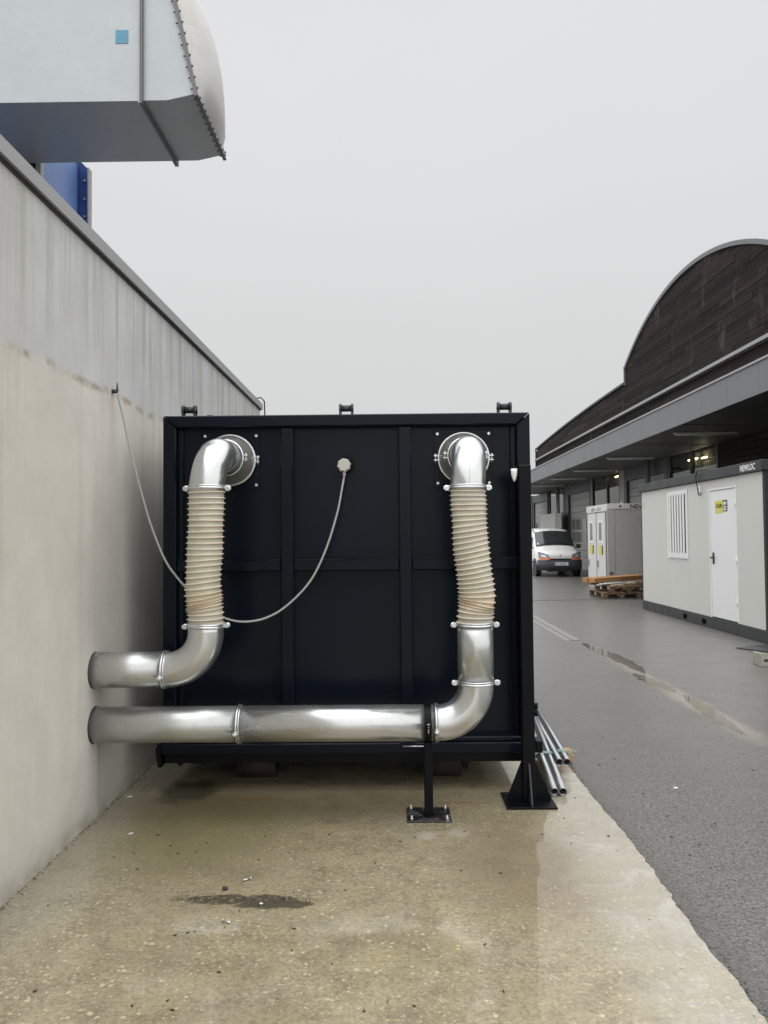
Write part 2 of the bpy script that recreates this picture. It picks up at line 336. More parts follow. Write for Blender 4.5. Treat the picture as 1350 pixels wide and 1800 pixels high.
b1 = k.bump(grain, 0.8, 0.008); k.bump(vo.outputs['Distance'], 0.35, 0.006, b1); MATS['asphalt'] = k.m

# standing water film
k = N('water'); lw = k.n('ShaderNodeFresnel'); lw.inputs['IOR'].default_value = 1.33
tr = k.n('ShaderNodeBsdfTransparent'); tr.inputs[0].default_value = (0.90, 0.88, 0.84, 1); gl = k.n('ShaderNodeBsdfGlossy'); gl.inputs['Roughness'].default_value = 0.02
mx = k.n('ShaderNodeMixShader'); k.l(lw.outputs[0], mx.inputs[0]); k.l(tr.outputs[0], mx.inputs[1]); k.l(gl.outputs[0], mx.inputs[2]); k.l(mx.outputs[0], k.o.inputs[0])
MATS['water'] = k.m
# window glass
def glass(name, tint, rough=0.02, ior=1.5):
    k = N(name); lw = k.n('ShaderNodeFresnel'); ge = k.n('ShaderNodeNewGeometry')
    k.l(k.rng(ge.outputs['Backfacing'], 0, 1, ior, 1/ior), lw.inputs['IOR'])      # same reflectance on both faces of a thin pane
    tr = k.n('ShaderNodeBsdfTransparent'); tr.inputs[0].default_value = (*tint, 1); gl = k.n('ShaderNodeBsdfGlossy'); gl.inputs['Roughness'].default_value = rough
    mx = k.n('ShaderNodeMixShader'); k.l(lw.outputs[0], mx.inputs[0]); k.l(tr.outputs[0], mx.inputs[1]); k.l(gl.outputs[0], mx.inputs[2]); k.l(mx.outputs[0], k.o.inputs[0]); MATS[name] = k.m
glass('glass_facade', (0.55, 0.56, 0.52)); glass('glass_car', (0.42, 0.46, 0.45)); glass('glass_cabin', (0.35, 0.36, 0.40))

# charred-looking timber siding, board tone stored per board
k = N('siding'); at = k.n('ShaderNodeVertexColor', layer_name='tone'); sr = k.n('ShaderNodeSeparateColor'); k.l(at.outputs[0], sr.inputs[0])
v = k.vec((1, 0.8, 18)); n1 = k.noise(2.0, 6, 0.65, v); n2 = k.noise(0.5, 4); n3 = k.noise(1.0, 5, 0.7, k.vec((1, 1.1, 0.5)))
c = k.mix(sr.outputs[0], (0.009, 0.0066, 0.0066), (0.030, 0.0212, 0.020)); c = k.mix(k.rng(n1, 0.52, 0.72, 0, 0.5), c, (0.070, 0.056, 0.050))
c = k.mix(k.math('MULTIPLY', k.rng(n3, 0.57, 0.72, 0, 1, True), 0.5), c, (0.12, 0.105, 0.09)); c = k.mix(k.math('MULTIPLY', sr.outputs[1], 0.6), c, (0.085, 0.045, 0.026))
k.col(c); k.rough(0.75); k.b.inputs['Specular IOR Level'].default_value = 0.15; k.bump(n1, 0.2, 0.01); MATS['siding'] = k.m
# soil streak
simple('soil', (0.055, 0.043, 0.028), 0.55, var=0.5, scale=30, bump=0.6, fine=140)
simple('grit', (0.05, 0.047, 0.04), 0.8, var=0.6, scale=60)
simple('moss_dirt', (0.095, 0.085, 0.045), 0.8, var=0.6, scale=40)
# scuffed base plate
k = N('scuffed_black'); n1 = k.noise(16, 6, 0.7, None, 1.0); n2 = k.noise(9, 4)
c = k.mix(k.rng(n1, 0.52, 0.66), (0.016, 0.016, 0.017), (0.20, 0.195, 0.185)); c = k.mix(k.rng(n2, 0.55, 0.75, 0, 0.7), c, (0.07, 0.04, 0.025)); k.col(c); k.rough(0.4); MATS['scuffed_black'] = k.m

# ------------------------------------------------------------------ builders
ORG = {}
def thing(name, label, cat, loc=(0, 0, 0), group=None):
    o = bpy.data.objects.new(name, None); COL.objects.link(o); o.empty_display_size = 0.1
    o.location = loc; o['label'] = label; o['category'] = cat
    if group: o['group'] = group
    ORG[o.name] = Vector(loc); return o
def tag(o, label, cat, group=None):
    o['label'] = label; o['category'] = cat
    if group: o['group'] = group
    return o

class B:
    """collects shapes given in world coordinates; build() makes them ONE mesh object"""
    def __init__(s): s.bm = bmesh.new(); s.lay = None
    def _bev(s, geom, w, seg=1):
        if w > 0:
            es = list({e for f in geom for e in f.edges})
            bmesh.ops.bevel(s.bm, geom=es, offset=w, segments=seg, affect='EDGES', profile=0.5, clamp_overlap=True)
    def box(s, x0, x1, y0, y1, z0, z1, bev=0.0, seg=1):
        vs = [s.bm.verts.new(p) for p in ((x0, y0, z0), (x1, y0, z0), (x1, y1, z0), (x0, y1, z0), (x0, y0, z1), (x1, y0, z1), (x1, y1, z1), (x0, y1, z1))]
        fs = [s.bm.faces.new([vs[i] for i in q]) for q in ((3, 2, 1, 0), (4, 5, 6, 7), (0, 1, 5, 4), (1, 2, 6, 5), (2, 3, 7, 6), (3, 0, 4, 7))]
        s._bev(fs, bev, seg); return s
    def prism(s, pts, d, bev=0.0):
        d = Vector(d); a = [s.bm.verts.new(p) for p in pts]; b = [s.bm.verts.new(Vector(p)+d) for p in pts]; n = len(pts)
        fs = [s.bm.faces.new(a), s.bm.faces.new(b[::-1])]
        for i in range(n): fs.append(s.bm.faces.new((a[i], b[i], b[(i+1) % n], a[(i+1) % n])))
        s._bev(fs, bev); return s
    def rings(s, rings, cap0=True, cap1=True, smooth=True, closed=True):
        rv = [[s.bm.verts.new(p) for p in r] for r in rings]; n = len(rings[0])
        m = n if closed else n-1
        for a, b in zip(rv[:-1], rv[1:]):
            for i in range(m):
                f = s.bm.faces.new((a[i], a[(i+1) % n], b[(i+1) % n], b[i])); f.smooth = smooth
        if cap0: s.bm.faces.new(rv[0][::-1])
        if cap1: s.bm.faces.new(rv[-1])
        return rv
    def cyl(s, p0, p1, r0, r1=None, n=20, cap0=True, cap1=True, smooth=True):
        p0, p1 = Vector(p0), Vector(p1); r1 = r0 if r1 is None else r1
        d = (p1-p0).normalized(); u = d.orthogonal().normalized(); v = d.cross(u)
        c = [(math.cos(2*math.pi*i/n), math.sin(2*math.pi*i/n)) for i in range(n)]
        s.rings([[p0+r0*(a*u+b*v) for a, b in c], [p1+r1*(a*u+b*v) for a, b in c]], cap0, cap1, smooth); return s
    def sweep(s, path, r, n=16, cap=True):
        path = [Vector(p) for p in path]; u = None; rr = []
        for i, p in enumerate(path):
            d = (path[min(i+1, len(path)-1)]-path[max(i-1, 0)]).normalized()
            u = d.orthogonal().normalized() if u is None else (u-d*u.dot(d)).normalized()
            v = d.cross(u); q = r[i] if isinstance(r, (list, tuple)) else r
            rr.append([p+q*(math.cos(2*math.pi*j/n)*u+math.sin(2*math.pi*j/n)*v) for j in range(n)])
        s.rings(rr, cap, cap); return s
    def torus(s, c, axis, R, r, n=36, m=8):
        c = Vector(c); a = Vector(axis).normalized(); u = a.orthogonal().normalized(); v = a.cross(u); rr = []
        for i in range(n+1):
            t = 2*math.pi*i/n; d = math.cos(t)*u+math.sin(t)*v
            rr.append([c+d*(R+r*math.cos(2*math.pi*j/m))+a*r*math.sin(2*math.pi*j/m) for j in range(m)])
        s.rings(rr, False, False); return s
    def quad(s, *p): s.bm.faces.new([s.bm.verts.new(q) for q in p]); return s
    def mesh(s, name, org):
        bmesh.ops.translate(s.bm, verts=s.bm.verts, vec=-Vector(org)); bmesh.ops.recalc_face_normals(s.bm, faces=s.bm.faces)
        me = bpy.data.meshes.new(name); s.bm.to_mesh(me); s.bm.free(); return me
    def build(s, name, mat, parent=None, org=None, kind=None):
        o0 = ORG[parent.name] if parent is not None else Vector(org or (0, 0, 0))
        me = s.mesh(name, o0); me.materials.append(MATS[mat] if isinstance(mat, str) else mat)
        o = bpy.data.objects.new(name, me); COL.objects.link(o)
        if parent is not None: o.parent = parent
        else: o.location = o0
        ORG[o.name] = o0
        if kind: o['kind'] = kind
        return o
def box(name, mat, parent, *a, **k): return B().box(*a, **k).build(name, mat, parent)

def shared(name, me, parent, pos):
    """a repeated small part that shares mesh data; pos in world"""
    o = bpy.data.objects.new(name, me); COL.objects.link(o); o.parent = parent; o.location = Vector(pos)-ORG[parent.name]; ORG[o.name] = Vector(pos); return o
def mk_mesh(name, b, mat): me = b.mesh(name, (0, 0, 0)); me.materials.append(MATS[mat]); return me

def text(name, body, size, mat, parent, origin, xd, yd, width=None, bold=0.0, depth=0.001):
    cu = bpy.data.curves.new(name, 'FONT'); cu.body = body; cu.size = size; cu.offset = bold; cu.extrude = depth; cu.resolution_u = 3
    tmp = bpy.data.objects.new('tmp_text', cu); COL.objects.link(tmp)
    bpy.context.view_layer.update(); dg = bpy.context.evaluated_depsgraph_get()
    me = bpy.data.meshes.new_from_object(tmp.evaluated_get(dg)); bpy.data.objects.remove(tmp); bpy.data.curves.remove(cu)
    xs = [v.co.x for v in me.vertices]; sx = 1.0
    if width: sx = width/(max(xs)-min(xs))
    x0 = min(xs); xd, yd = Vector(xd), Vector(yd); zd = xd.cross(yd); o0 = Vector(origin)-ORG[parent.name]
    for v in me.vertices: v.co = o0+xd*((v.co.x-x0)*sx)+yd*v.co.y+zd*v.co.z
    me.materials.clear(); me.materials.append(MATS[mat])
    o = bpy.data.objects.new(name, me); COL.objects.link(o); o.parent = parent; ORG[o.name] = ORG[parent.name]; return o

def struct(o): o['kind'] = 'structure'; return o

# ------------------------------------------------------------------ ground
ZA = -0.012                                   # asphalt lies a centimetre below the slab
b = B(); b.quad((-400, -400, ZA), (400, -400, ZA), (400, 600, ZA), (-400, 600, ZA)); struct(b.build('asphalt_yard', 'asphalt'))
rnd = random.Random(3); pts = []; y = -6.0; j = 0.0
while y < 14.0:
    j = j*0.8+rnd.uniform(-0.0045, 0.0045)
    pts.append((1.143+j+0.008*math.sin(y*2.1)+rnd.uniform(-0.004, 0.004), y, 0.0)); y += rnd.uniform(0.018, 0.04)
b = B(); b.prism([(-1.9, 14.0, 0.0), (-1.9, -6.0, 0.0)]+pts, (0, 0, -0.2)); struct(b.build('concrete_slab', 'slab_concrete'))
# cross joint in the yard
b = B(); b.box(1.6, 8.0, 18.16, 18.235, ZA-0.01, ZA+0.004); struct(b.build('expansion_joint', 'joint_dark'))
# drainage channel of concrete pieces
ch = bpy.data.objects.new('drain_channel', None); COL.objects.link(ch); ORG[ch.name] = Vector((2.6, 11.2, ZA)); ch.location = (2.6, 11.2, ZA); struct(ch)
y = 11.17
for i in range(9):
    L = 1.0
    B().box(2.585, 2.70, y+0.006, y+L-0.006, ZA-0.05, ZA+0.012, 0.006).build('channel_stone', 'channel_concrete', ch)
    B().box(2.47, 2.575, y+0.006, y+L-0.006, ZA-0.05, ZA+0.006, 0.004).build('channel_stone', 'channel_concrete', ch)
    y += L
box('channel_slot', 'joint_dark', ch, 2.575, 2.585, 11.17, 20.1, ZA-0.05, ZA+0.003)
# puddles along the low line of the yard
def puddle(name, cx, y0, y1, wid, seed, z=ZA+0.0045):
    r = random.Random(seed); n = 60; Lp, Rp = [], []
    for i in range(n+1):
        t = i/n; yy = y0+(y1-y0)*t; wd = wid*math.sin(math.pi*min(max(t, 0.02), 0.98))**0.6*(0.85+0.25*math.sin(i*0.9+seed)*math.sin(i*0.37+2*seed))*r.uniform(0.93, 1.07); c = cx+0.05*math.sin(yy*1.7+seed)
        Lp.append((c-wd, yy, z)); Rp.append((c+wd, yy, z))
    b = B(); b.bm.faces.new([b.bm.verts.new(p) for p in Lp+Rp[::-1]]); return struct(b.build(name, 'water'))
puddle('puddle', 2.70, 5.9, 7.35, 0.085, 1); puddle('puddle', 2.66, 7.45, 8.5, 0.10, 2); puddle('puddle', 2.72, 8.45, 10.9, 0.12, 5)

# ------------------------------------------------------------------ left building with the concrete wall
XW = -1.615
lb = thing('concrete_building', 'pale concrete building with weathered wall and grey metal coping', 'building', (XW, 3, 0))
b = B(); b.box(-12, XW, -7, 9.42, -0.3, 3.098); b.build('wall', 'wall_concrete', lb)
B().box(-11.9, XW-0.305, -6.9, 9.2, 3.0985, 3.106).build('roof', 'roof_felt', lb)
y = -7.0; cps = [-7.0, -4.0, -1.0, 2.0, 5.0, 7.4, 9.46]
for a, c in zip(cps[:-1], cps[1:]):
    cp = B().prism([(XW-0.30, a+0.002, 3.103), (XW+0.002, a+0.002, 3.103), (XW+0.002, a+0.002, 3.092), (XW+0.030, a+0.002, 3.092), (XW+0.030, a+0.002, 3.162), (XW-0.30, a+0.002, 3.175)], (0, c-a-0.004, 0)).build('coping', 'coping', lb)
B().box(XW+0.0005, XW+0.012, -7, 9.44, 3.078, 3.0915).build('coping_shadow', 'shadow_seal_dark', lb)  # dark strip painting in the shadow line under the coping
B().box(-12, XW+0.02, 9.42, 9.45, 3.100, 3.17).build('coping', 'coping', lb)
hook = on(197, 688, 0, XW)
b = B(); b.cyl(hook+Vector((-0.01, 0, 0)), hook+Vector((0.035, 0, 0)), 0.012, n=10); b.cyl(hook+Vector((0.03, 0, 0.0)), hook+Vector((0.03, 0, 0.05)), 0.007, 0.003, n=8); b.build('cable_hook', 'dark_lug', lb)
cw = [Vector((XW+0.05, 9.22, 3.20)), Vector((XW+0.075, 9.3, 3.17)), Vector((XW+0.07, 9.36, 3.04)), Vector((XW+0.06, 9.37, 2.4)), Vector((XW+0.05, 9.37, 1.2)), Vector((XW+0.04, 9.37, 0.0))]
cw = [Vector((XW-0.1, 9.2, 3.18))]+cw
tag(B().sweep(cw, 0.008, 6).build('black_cable', 'cable_black', None, (XW, 9.3, 0)), 'thin black cable hanging over the far end of the coping', 'cable')

# ------------------------------------------------------------------ big galvanised duct over the roof
DY0, DY1, DZ0, DZ1 = 5.80, 6.75, 4.88, 6.20
hd = thing('rectangular_duct', 'large galvanised rectangular duct with bolted domed end above the wall', 'duct', (-3, 6.3, DZ0))
def sect(x, z0, z1, lean=0.0): return [(x, DY0, z0), (x, DY1, z0), (x-lean*(z1-z0), DY1, z1), (x-lean*(z1-z0), DY0, z1)]
b = B(); b.rings([sect(-6.6, DZ0, DZ1), sect(-1.915, DZ0, DZ1)], smooth=False); b.build('duct_section', 'galvanised_hood', hd)
b = B(); b.rings([sect(-1.885, DZ0+0.002, DZ1-0.002), sect(-1.70, DZ0+0.002, DZ1-0.002, 0.11), sect(-1.478, DZ0+0.05, DZ1+0.02, 0.221)], smooth=False); b.build('bend_section', 'galvanised_hood', hd)
def ringframe(x0, x1, out):
    b = B(); b.box(x0, x1, DY0-out, DY0+0.01, DZ0-out, DZ1+out); b.box(x0, x1, DY1-0.01, DY1+out, DZ0-out, DZ1+out)
    b.box(x0, x1, DY0+0.01, DY1-0.01, DZ0-out, DZ0+0.01); b.box(x0, x1, DY0+0.01, DY1-0.01, DZ1-0.01, DZ1+out); return b
ringframe(-1.916, -1.902, 0.035).build('flange', 'flange_zinc', hd); ringframe(-1.898, -1.884, 0.035).build('flange', 'flange_grey', hd)
# tilted end flange with bolts and the domed cap
ax = Vector((-0.221, 0, 1)).normalized(); nrm = Vector((1, 0, 0.221)).normalized(); base = Vector((-1.478, 0, DZ0+0.05)); Hf = 1.30
def fl(u, y, d=0.0): return base+ax*u+Vector((0, y, 0))+nrm*d
b = B(); o_ = 0.035
for (u0, u1, ya, yb) in ((-o_, 0.01, DY0-o_, DY1+o_), (Hf-0.01, Hf+o_, DY0-o_, DY1+o_), (0.01, Hf-0.01, DY0-o_, DY0+0.01), (0.01, Hf-0.01, DY1-0.01, DY1+o_)):
    b.prism([fl(u0, ya, -0.012), fl(u1, ya, -0.012), fl(u1, yb, -0.012), fl(u0, yb, -0.012)], nrm*0.028)
b.build('flange', 'flange_grey', hd)
b = B(); n1_, n2_ = 14, 10; g = []
for i in range(n1_+1):
    row = []
    for jj in range(n2_+1):
        s_, t_ = i/n1_, jj/n2_
        bul = 0.17*(max(0, math.sin(math.pi*s_))**0.55)*(max(0, math.sin(math.pi*t_))**0.40)
        row.append(b.bm.verts.new(fl(s_*Hf, DY0+t_*(DY1-DY0), 0.016+bul)))
    g.append(row)
for i in range(n1_):
    for jj in range(n2_):
        f = b.bm.faces.new((g[i][jj], g[i+1][jj], g[i+1][jj+1], g[i][jj+1])); f.smooth = True
b.build('end_cap', 'galvanised_cap', hd)
bme = mk_mesh('bolt', B().cyl(-nrm*0.03, nrm*0.03, 0.007, n=6).cyl(nrm*0.012, nrm*0.022, 0.012, n=6), 'flange_grey')
for i in range(15):
    u = 0.03+i*(Hf-0.06)/14; shared('bolt', bme, hd, fl(u, DY0-0.02)); shared('bolt', bme, hd, fl(u, DY1+0.02))
for i in range(11): shared('bolt', bme, hd, fl(-0.02, DY0+0.03+i*(DY1-DY0-0.06)/10))
p0, p1 = on(203, 53, 1, DY0-0.003), on(225, 76, 1, DY0-0.003)
B().box(p0.x, p1.x, DY0-0.004, DY0-0.0005, p1.z, p0.z).build('tape_patch', 'tape_blue', hd)
B().box(-6.3, -5.2, DY1-0.02, 6.905, DZ0+0.02, DZ0+0.35).build('branch', 'galvanised_hood', hd)
for x in (-6.3, -5.3):
    B().box(x-0.04, x+0.04, 6.2, 6.28, 3.105, DZ0+0.002).build('leg', 'galvanised', hd)

# ------------------------------------------------------------------ blue rooftop machine
bu = thing('rooftop_unit', 'blue sheet metal extraction unit standing on the roof behind the coping', 'ventilation unit', (-4, 8.2, 3.105))
B().box(-6.4, -3.16, 6.90, 7.675, 3.105, 5.32, 0.01).build('housing', 'blue_paint', bu)
B().prism([(-3.30, 7.68, 3.105), (-3.065, 7.68, 3.105), (-3.065, 7.68, 5.28), (-3.15, 7.68, 5.37), (-3.30, 7.68, 5.37)], (0, 0.06, 0)).build('flange', 'blue_dark', bu)
B().prism([(-3.063, 7.665, 3.105), (-3.050, 7.665, 3.105), (-3.050, 7.665, 5.285), (-3.063, 7.665, 5.285)], (0, 0.09, 0)).build('flange_edge', 'coping', bu)
B().box(-3.20, -3.152, 6.83, 6.897, 3.105, 5.2).build('frame_post', 'coping', bu)
B().box(-3.30, -3.21, 6.82, 6.895, 3.105, 5.2).build('frame_post', 'cabin_black', bu)
bme2 = mk_mesh('bolt', B().cyl((0, 0.004, 0), (0, -0.02, 0), 0.012, n=6), 'coping')
for z in (3.6, 4.0, 4.4, 4.60, 4.78, 4.96, 5.15): shared('bolt', bme2, bu, (-3.09, 7.679, z))

# ------------------------------------------------------------------ dark container
YC = 4.60
CX0, CX1, CZ0, CZ1 = -1.375, 0.832, 0.215, 2.243
ct = thing('steel_container', 'dark navy steel roll-off container with ribbed end wall between concrete wall and post', 'container', (-0.27, YC, 0))
B().box(CX0+0.02, CX1-0.02, YC+0.075, YC+4.6, CZ0, CZ1-0.02).build('body', 'navy_paint', ct)
fw = 0.08
b = B(); b.prism([(CX0, YC, CZ1), (CX1, YC, CZ1), (CX1-fw, YC, CZ1-fw+0.01), (CX0+fw, YC, CZ1-fw+0.01)], (0, 0.12, 0), 0.006); b.build('top_rail', 'navy_paint', ct)
b = B(); b.prism([(CX0, YC+0.0015, CZ0), (CX0, YC+0.0015, CZ1-0.003), (CX0+fw-0.002, YC+0.0015, CZ1-fw+0.008), (CX0+fw-0.002, YC+0.0015, CZ0)], (0, 0.118, 0), 0.006); b.build('corner_rail', 'navy_paint', ct)
b = B(); b.prism([(CX1, YC+0.0015, CZ0), (CX1, YC+0.0015, CZ1-0.003), (CX1-fw+0.002, YC+0.0015, CZ1-fw+0.008), (CX1-fw+0.002, YC+0.0015, CZ0)], (0, 0.118, 0), 0.006); b.build('corner_rail', 'navy_paint', ct)
# inner lips
B().box(CX0+fw+0.001, CX0+fw+0.03, YC+0.045, YC+0.078, 0.31, 2.165, 0.003).build('inner_lip', 'navy_paint', ct)
B().box(CX1-fw-0.03, CX1-fw-0.001, YC+0.045, YC+0.078, 0.31, 2.165, 0.003).build('inner_lip', 'navy_paint', ct)
ML = ((-0.668, -0.594), (0.043, 0.119))
for (a, c) in ML: B().box(a, c, YC+0.008, YC+0.09, 0.318, 2.168, 0.006).build('upright', 'navy_paint', ct)
xs = [CX0+fw+0.001, -0.669, -0.593, 0.042, 0.120, CX1-fw-0.001]
for a, c in ((xs[0], xs[1]), (xs[2], xs[3]), (xs[4], xs[5])):
    B().box(a, c, YC+0.014, YC+0.09, 1.302, 1.372, 0.006).build('cross_rail', 'navy_paint', ct)
    B().box(a+0.004, c-0.004, YC+0.010, YC+0.016, 1.3725, 1.378).build('weld_seam', 'navy_paint', ct)
# bottom sill
B().box(CX0-0.005, CX1+0.005, YC-0.015, YC+0.12, 0.222, 0.286, 0.006).build('sill', 'navy_paint', ct)
B().box(CX0-0.005, CX1+0.005, YC+0.002, YC+0.12, 0.288, 0.316, 0.006).build('sill', 'navy_paint', ct)
B().box(CX0+0.01, CX1-0.01, YC+0.012, YC+0.11, 0.168, 0.220).build('sill', 'black_paint', ct)
b = B(); b.prism([(-1.415, YC-0.012, 0.255), (-1.402, YC-0.012, 0.285), (-1.381, YC-0.012, 0.285), (-1.381, YC-0.012, 0.15), (-1.402, YC-0.012, 0.15)], (0, 0.1, 0)); b.build('corner_bracket', 'black_paint', ct)
B().prism([(-1.30, YC+0.02, 0.169), (-1.25, YC+0.02, 0.169), (-1.275, YC+0.02, 0.145)], (0, 0.08, 0)).build('corner_bracket', 'black_paint', ct)
B().box(CX1+0.006, CX1+0.045, YC-0.012, YC+0.10, 0.222, 0.290, 0.004).build('corner_bracket', 'black_paint', ct)
for z in (0.47, 0.43): B().cyl((CX1+0.012, YC+0.03, z), (CX1+0.012, YC+0.03, z+0.035), 0.016, n=10).build('hinge', 'black_paint', ct)
B().box(0.035, 0.128, YC-0.017, YC+0.006, 0.262, 0.31, 0.003).build('latch_plate', 'navy_paint', ct)
B().cyl((0.05, YC-0.03, 0.270), (0.21, YC-0.03, 0.270), 0.004, n=8).build('latch_pin', 'bolt_steel', ct)
B().box(CX1-fw-0.052, CX1-fw-0.034, YC+0.055, YC+0.078, 0.55, 0.64, 0.003).build('latch_plate', 'black_paint', ct)
B().box(CX0+fw+0.032, CX0+fw+0.045, YC+0.055, YC+0.078, 0.50, 0.62, 0.003).build('latch_plate', 'black_paint', ct)
# chassis rails and rollers
for x in (-0.66, 0.10): B().box(x-0.04, x+0.04, YC+0.16, YC+4.5, 0.10, 0.214).build('chassis_rail', 'black_paint', ct)
for (a, c) in ((-0.985, -0.735), (0.20, 0.415)):
    b = B(); b.cyl((a, YC+0.30, 0.098), (c, YC+0.30, 0.098), 0.098, n=28); rl = b.build('roller', 'rust_steel', ct)
    B().cyl((a-0.03, YC+0.30, 0.098), (c+0.03, YC+0.30, 0.098), 0.028, n=12).build('axle', 'black_paint', rl)
    B().box(a-0.045, a-0.012, YC+0.24, YC+0.36, 0.06, 0.216).build('roller_bracket', 'black_paint', ct); B().box(c+0.012, c+0.045, YC+0.24, YC+0.36, 0.06, 0.216).build('roller_bracket', 'black_paint', ct)
    b = B(); b.cyl((a, YC+4.2, 0.098), (c, YC+4.2, 0.098), 0.098, n=20); b.build('roller', 'rust_steel', ct)
B().box(CX0+0.04, 0.60, YC+0.62, YC+0.70, 0.05, 0.212).build('light_baffle', 'black_paint', ct)  # baffle added to keep light from behind out of the gap below
# lugs on the roof edge
for i, x in enumerate((-1.232, -0.272, 0.690)):
    z0 = CZ1-0.002; yy = YC+0.07
    lg = B(); lg.cyl((x-0.038, yy, z0+0.048), (x+0.038, yy, z0+0.048), 0.020, n=16); lg = lg.build('roof_lug', 'dark_lug', ct)
    for s_ in (-1, 1):
        b = B(); b.box(x+s_*0.036-0.007, x+s_*0.036+0.007, yy-0.022, yy+0.022, z0, z0+0.045); b.cyl((x+s_*0.036-0.007, yy, z0+0.047), (x+s_*0.036+0.007, yy, z0+0.047), 0.030, n=16); b.build('cheek', 'dark_lug', lg)
    if i == 0:
        B().cyl((x+0.05, yy+0.25, z0+0.03), (x+0.085, yy+0.25, z0+0.03), 0.028, n=14).build('rope_guide', 'dark_lug', lg)
        B().box(x+0.05, x+0.085, yy+0.235, yy+0.265, z0-0.02, z0+0.03).build('guide_foot', 'dark_lug', lg)
# square plates with bolts behind the duct inlets
bm_b = mk_mesh('bolt', B().cyl((0, 0.004, 0), (0, -0.007, 0), 0.0085, n=10), 'bolt_steel')
FLZ = 1.976
for x in (-0.978, 0.437):
    pl = B().box(x-0.178, x+0.178, YC+0.068, YC+0.0755, FLZ-0.178, FLZ+0.176, 0.002).build('inlet_plate', 'navy_paint', ct)
    for dx in (-1, 0, 1):
        for dz in (-1, 0, 1):
            if (dx, dz) in ((0, 0), (0, 1), (-1, 0)): continue
            shared('bolt', bm_b, pl, (x+dx*0.156, YC+0.066, FLZ+dz*0.150))
# round cable gland
kc = Vector((-0.283, YC, 1.934))
B().cyl(kc+Vector((0.012, 0.074, 0.018)), kc+Vector((0.012, 0.05, 0.018)), 0.048, n=24).build('gland_disc', 'black_paint', ct)  # black disc behind the gland, set up and to the right
b = B(); b.cyl(kc+Vector((0, 0.055, 0)), kc+Vector((0, -0.02, 0)), 0.036, 0.038, n=28); b.cyl(kc+Vector((0, -0.018, 0)), kc+Vector((0, -0.034, 0)), 0.040, 0.033, n=28)
gl_ = b.build('cable_gland', 'grey_plastic', ct)
for i in range(8):
    t = 2*math.pi*i/8+0.2; q = kc+Vector((0.036*math.cos(t), 0, 0.036*math.sin(t)))
    B().cyl(q+Vector((0, 0.0, 0)), q+Vector((0, -0.032, 0)), 0.0075, 0.005, n=8).build('grip', 'grey_plastic', gl_)
B().cyl(kc+Vector((0, -0.005, -0.034)), kc+Vector((0, -0.005, -0.066)), 0.011, 0.009, n=12).build('nipple', 'grey_plastic', gl_)

# ------------------------------------------------------------------ ventilation duct lines
YD, RD = 4.17, 0.0955
def arc(c, a, b_, r, n=14):
    """points c + r*(cos t * a + sin t * b), t 0..90 deg"""
    c, a, b_ = Vector(c), Vector(a), Vector(b_)
    return [c+r*(math.cos(math.pi/2*i/n)*a+math.sin(math.pi/2*i/n)*b_) for i in range(n+1)]
def clamp(parent, c, axis, ear):
    """ring clamp with two bolted ears"""
    c, axis, ear = Vector(c), Vector(axis).normalized(), Vector(ear).normalized()
    cl = B().torus(c, axis, RD+0.004, 0.0065, 40, 8).torus(c+axis*0.012, axis, RD+0.002, 0.0045, 40, 6).build('clamp', 'clamp_steel', parent)
    side = axis.cross(ear)
    for s_ in (-1, 1):
        e0 = c+ear*s_*(RD+0.004); b = B()
        b.cyl(e0-side*0.010, e0+side*0.010, 0.001, n=6)
        pr = [e0+axis*0.013, e0+axis*0.016+ear*s_*0.018, e0+axis*0.008+ear*s_*0.032, e0-axis*0.008+ear*s_*0.032, e0-axis*0.016+ear*s_*0.018, e0-axis*0.013]
        b.prism([p-side*0.007 for p in pr], side*0.014, 0.003); er = b.build('ear', 'clamp_steel', cl)
        bc = e0+ear*s_*0.018
        B().cyl(bc-side*0.018, bc+side*0.018, 0.006, n=8).build('bolt', 'bolt_steel', er)
    return cl
def ring_clamp_big(parent, c, r, gapdirs):
    cl = B().torus(c, (0, 1, 0), r, 0.007, 48, 8).build('clamp', 'clamp_steel', parent)
    for s_ in gapdirs:
        b = B(); e0 = Vector(c)+Vector((s_*r, 0, 0))
        b.box(min(e0.x, e0.x+s_*0.028), max(e0.x, e0.x+s_*0.028), e0.y-0.012, e0.y+0.012, e0.z+0.010, e0.z+0.015)
        b.box(min(e0.x, e0.x+s_*0.028), max(e0.x, e0.x+s_*0.028), e0.y-0.012, e0.y+0.012, e0.z-0.015, e0.z-0.010)
        er = b.build('ear', 'clamp_steel', cl)
        B().cyl(e0+Vector((s_*0.018, 0, -0.028)), e0+Vector((s_*0.018, 0, 0.024)), 0.0045, n=8).cyl(e0+Vector((s_*0.018, 0, 0.015)), e0+Vector((s_*0.018, 0, 0.024)), 0.009, n=8).build('bolt', 'bolt_steel', er)

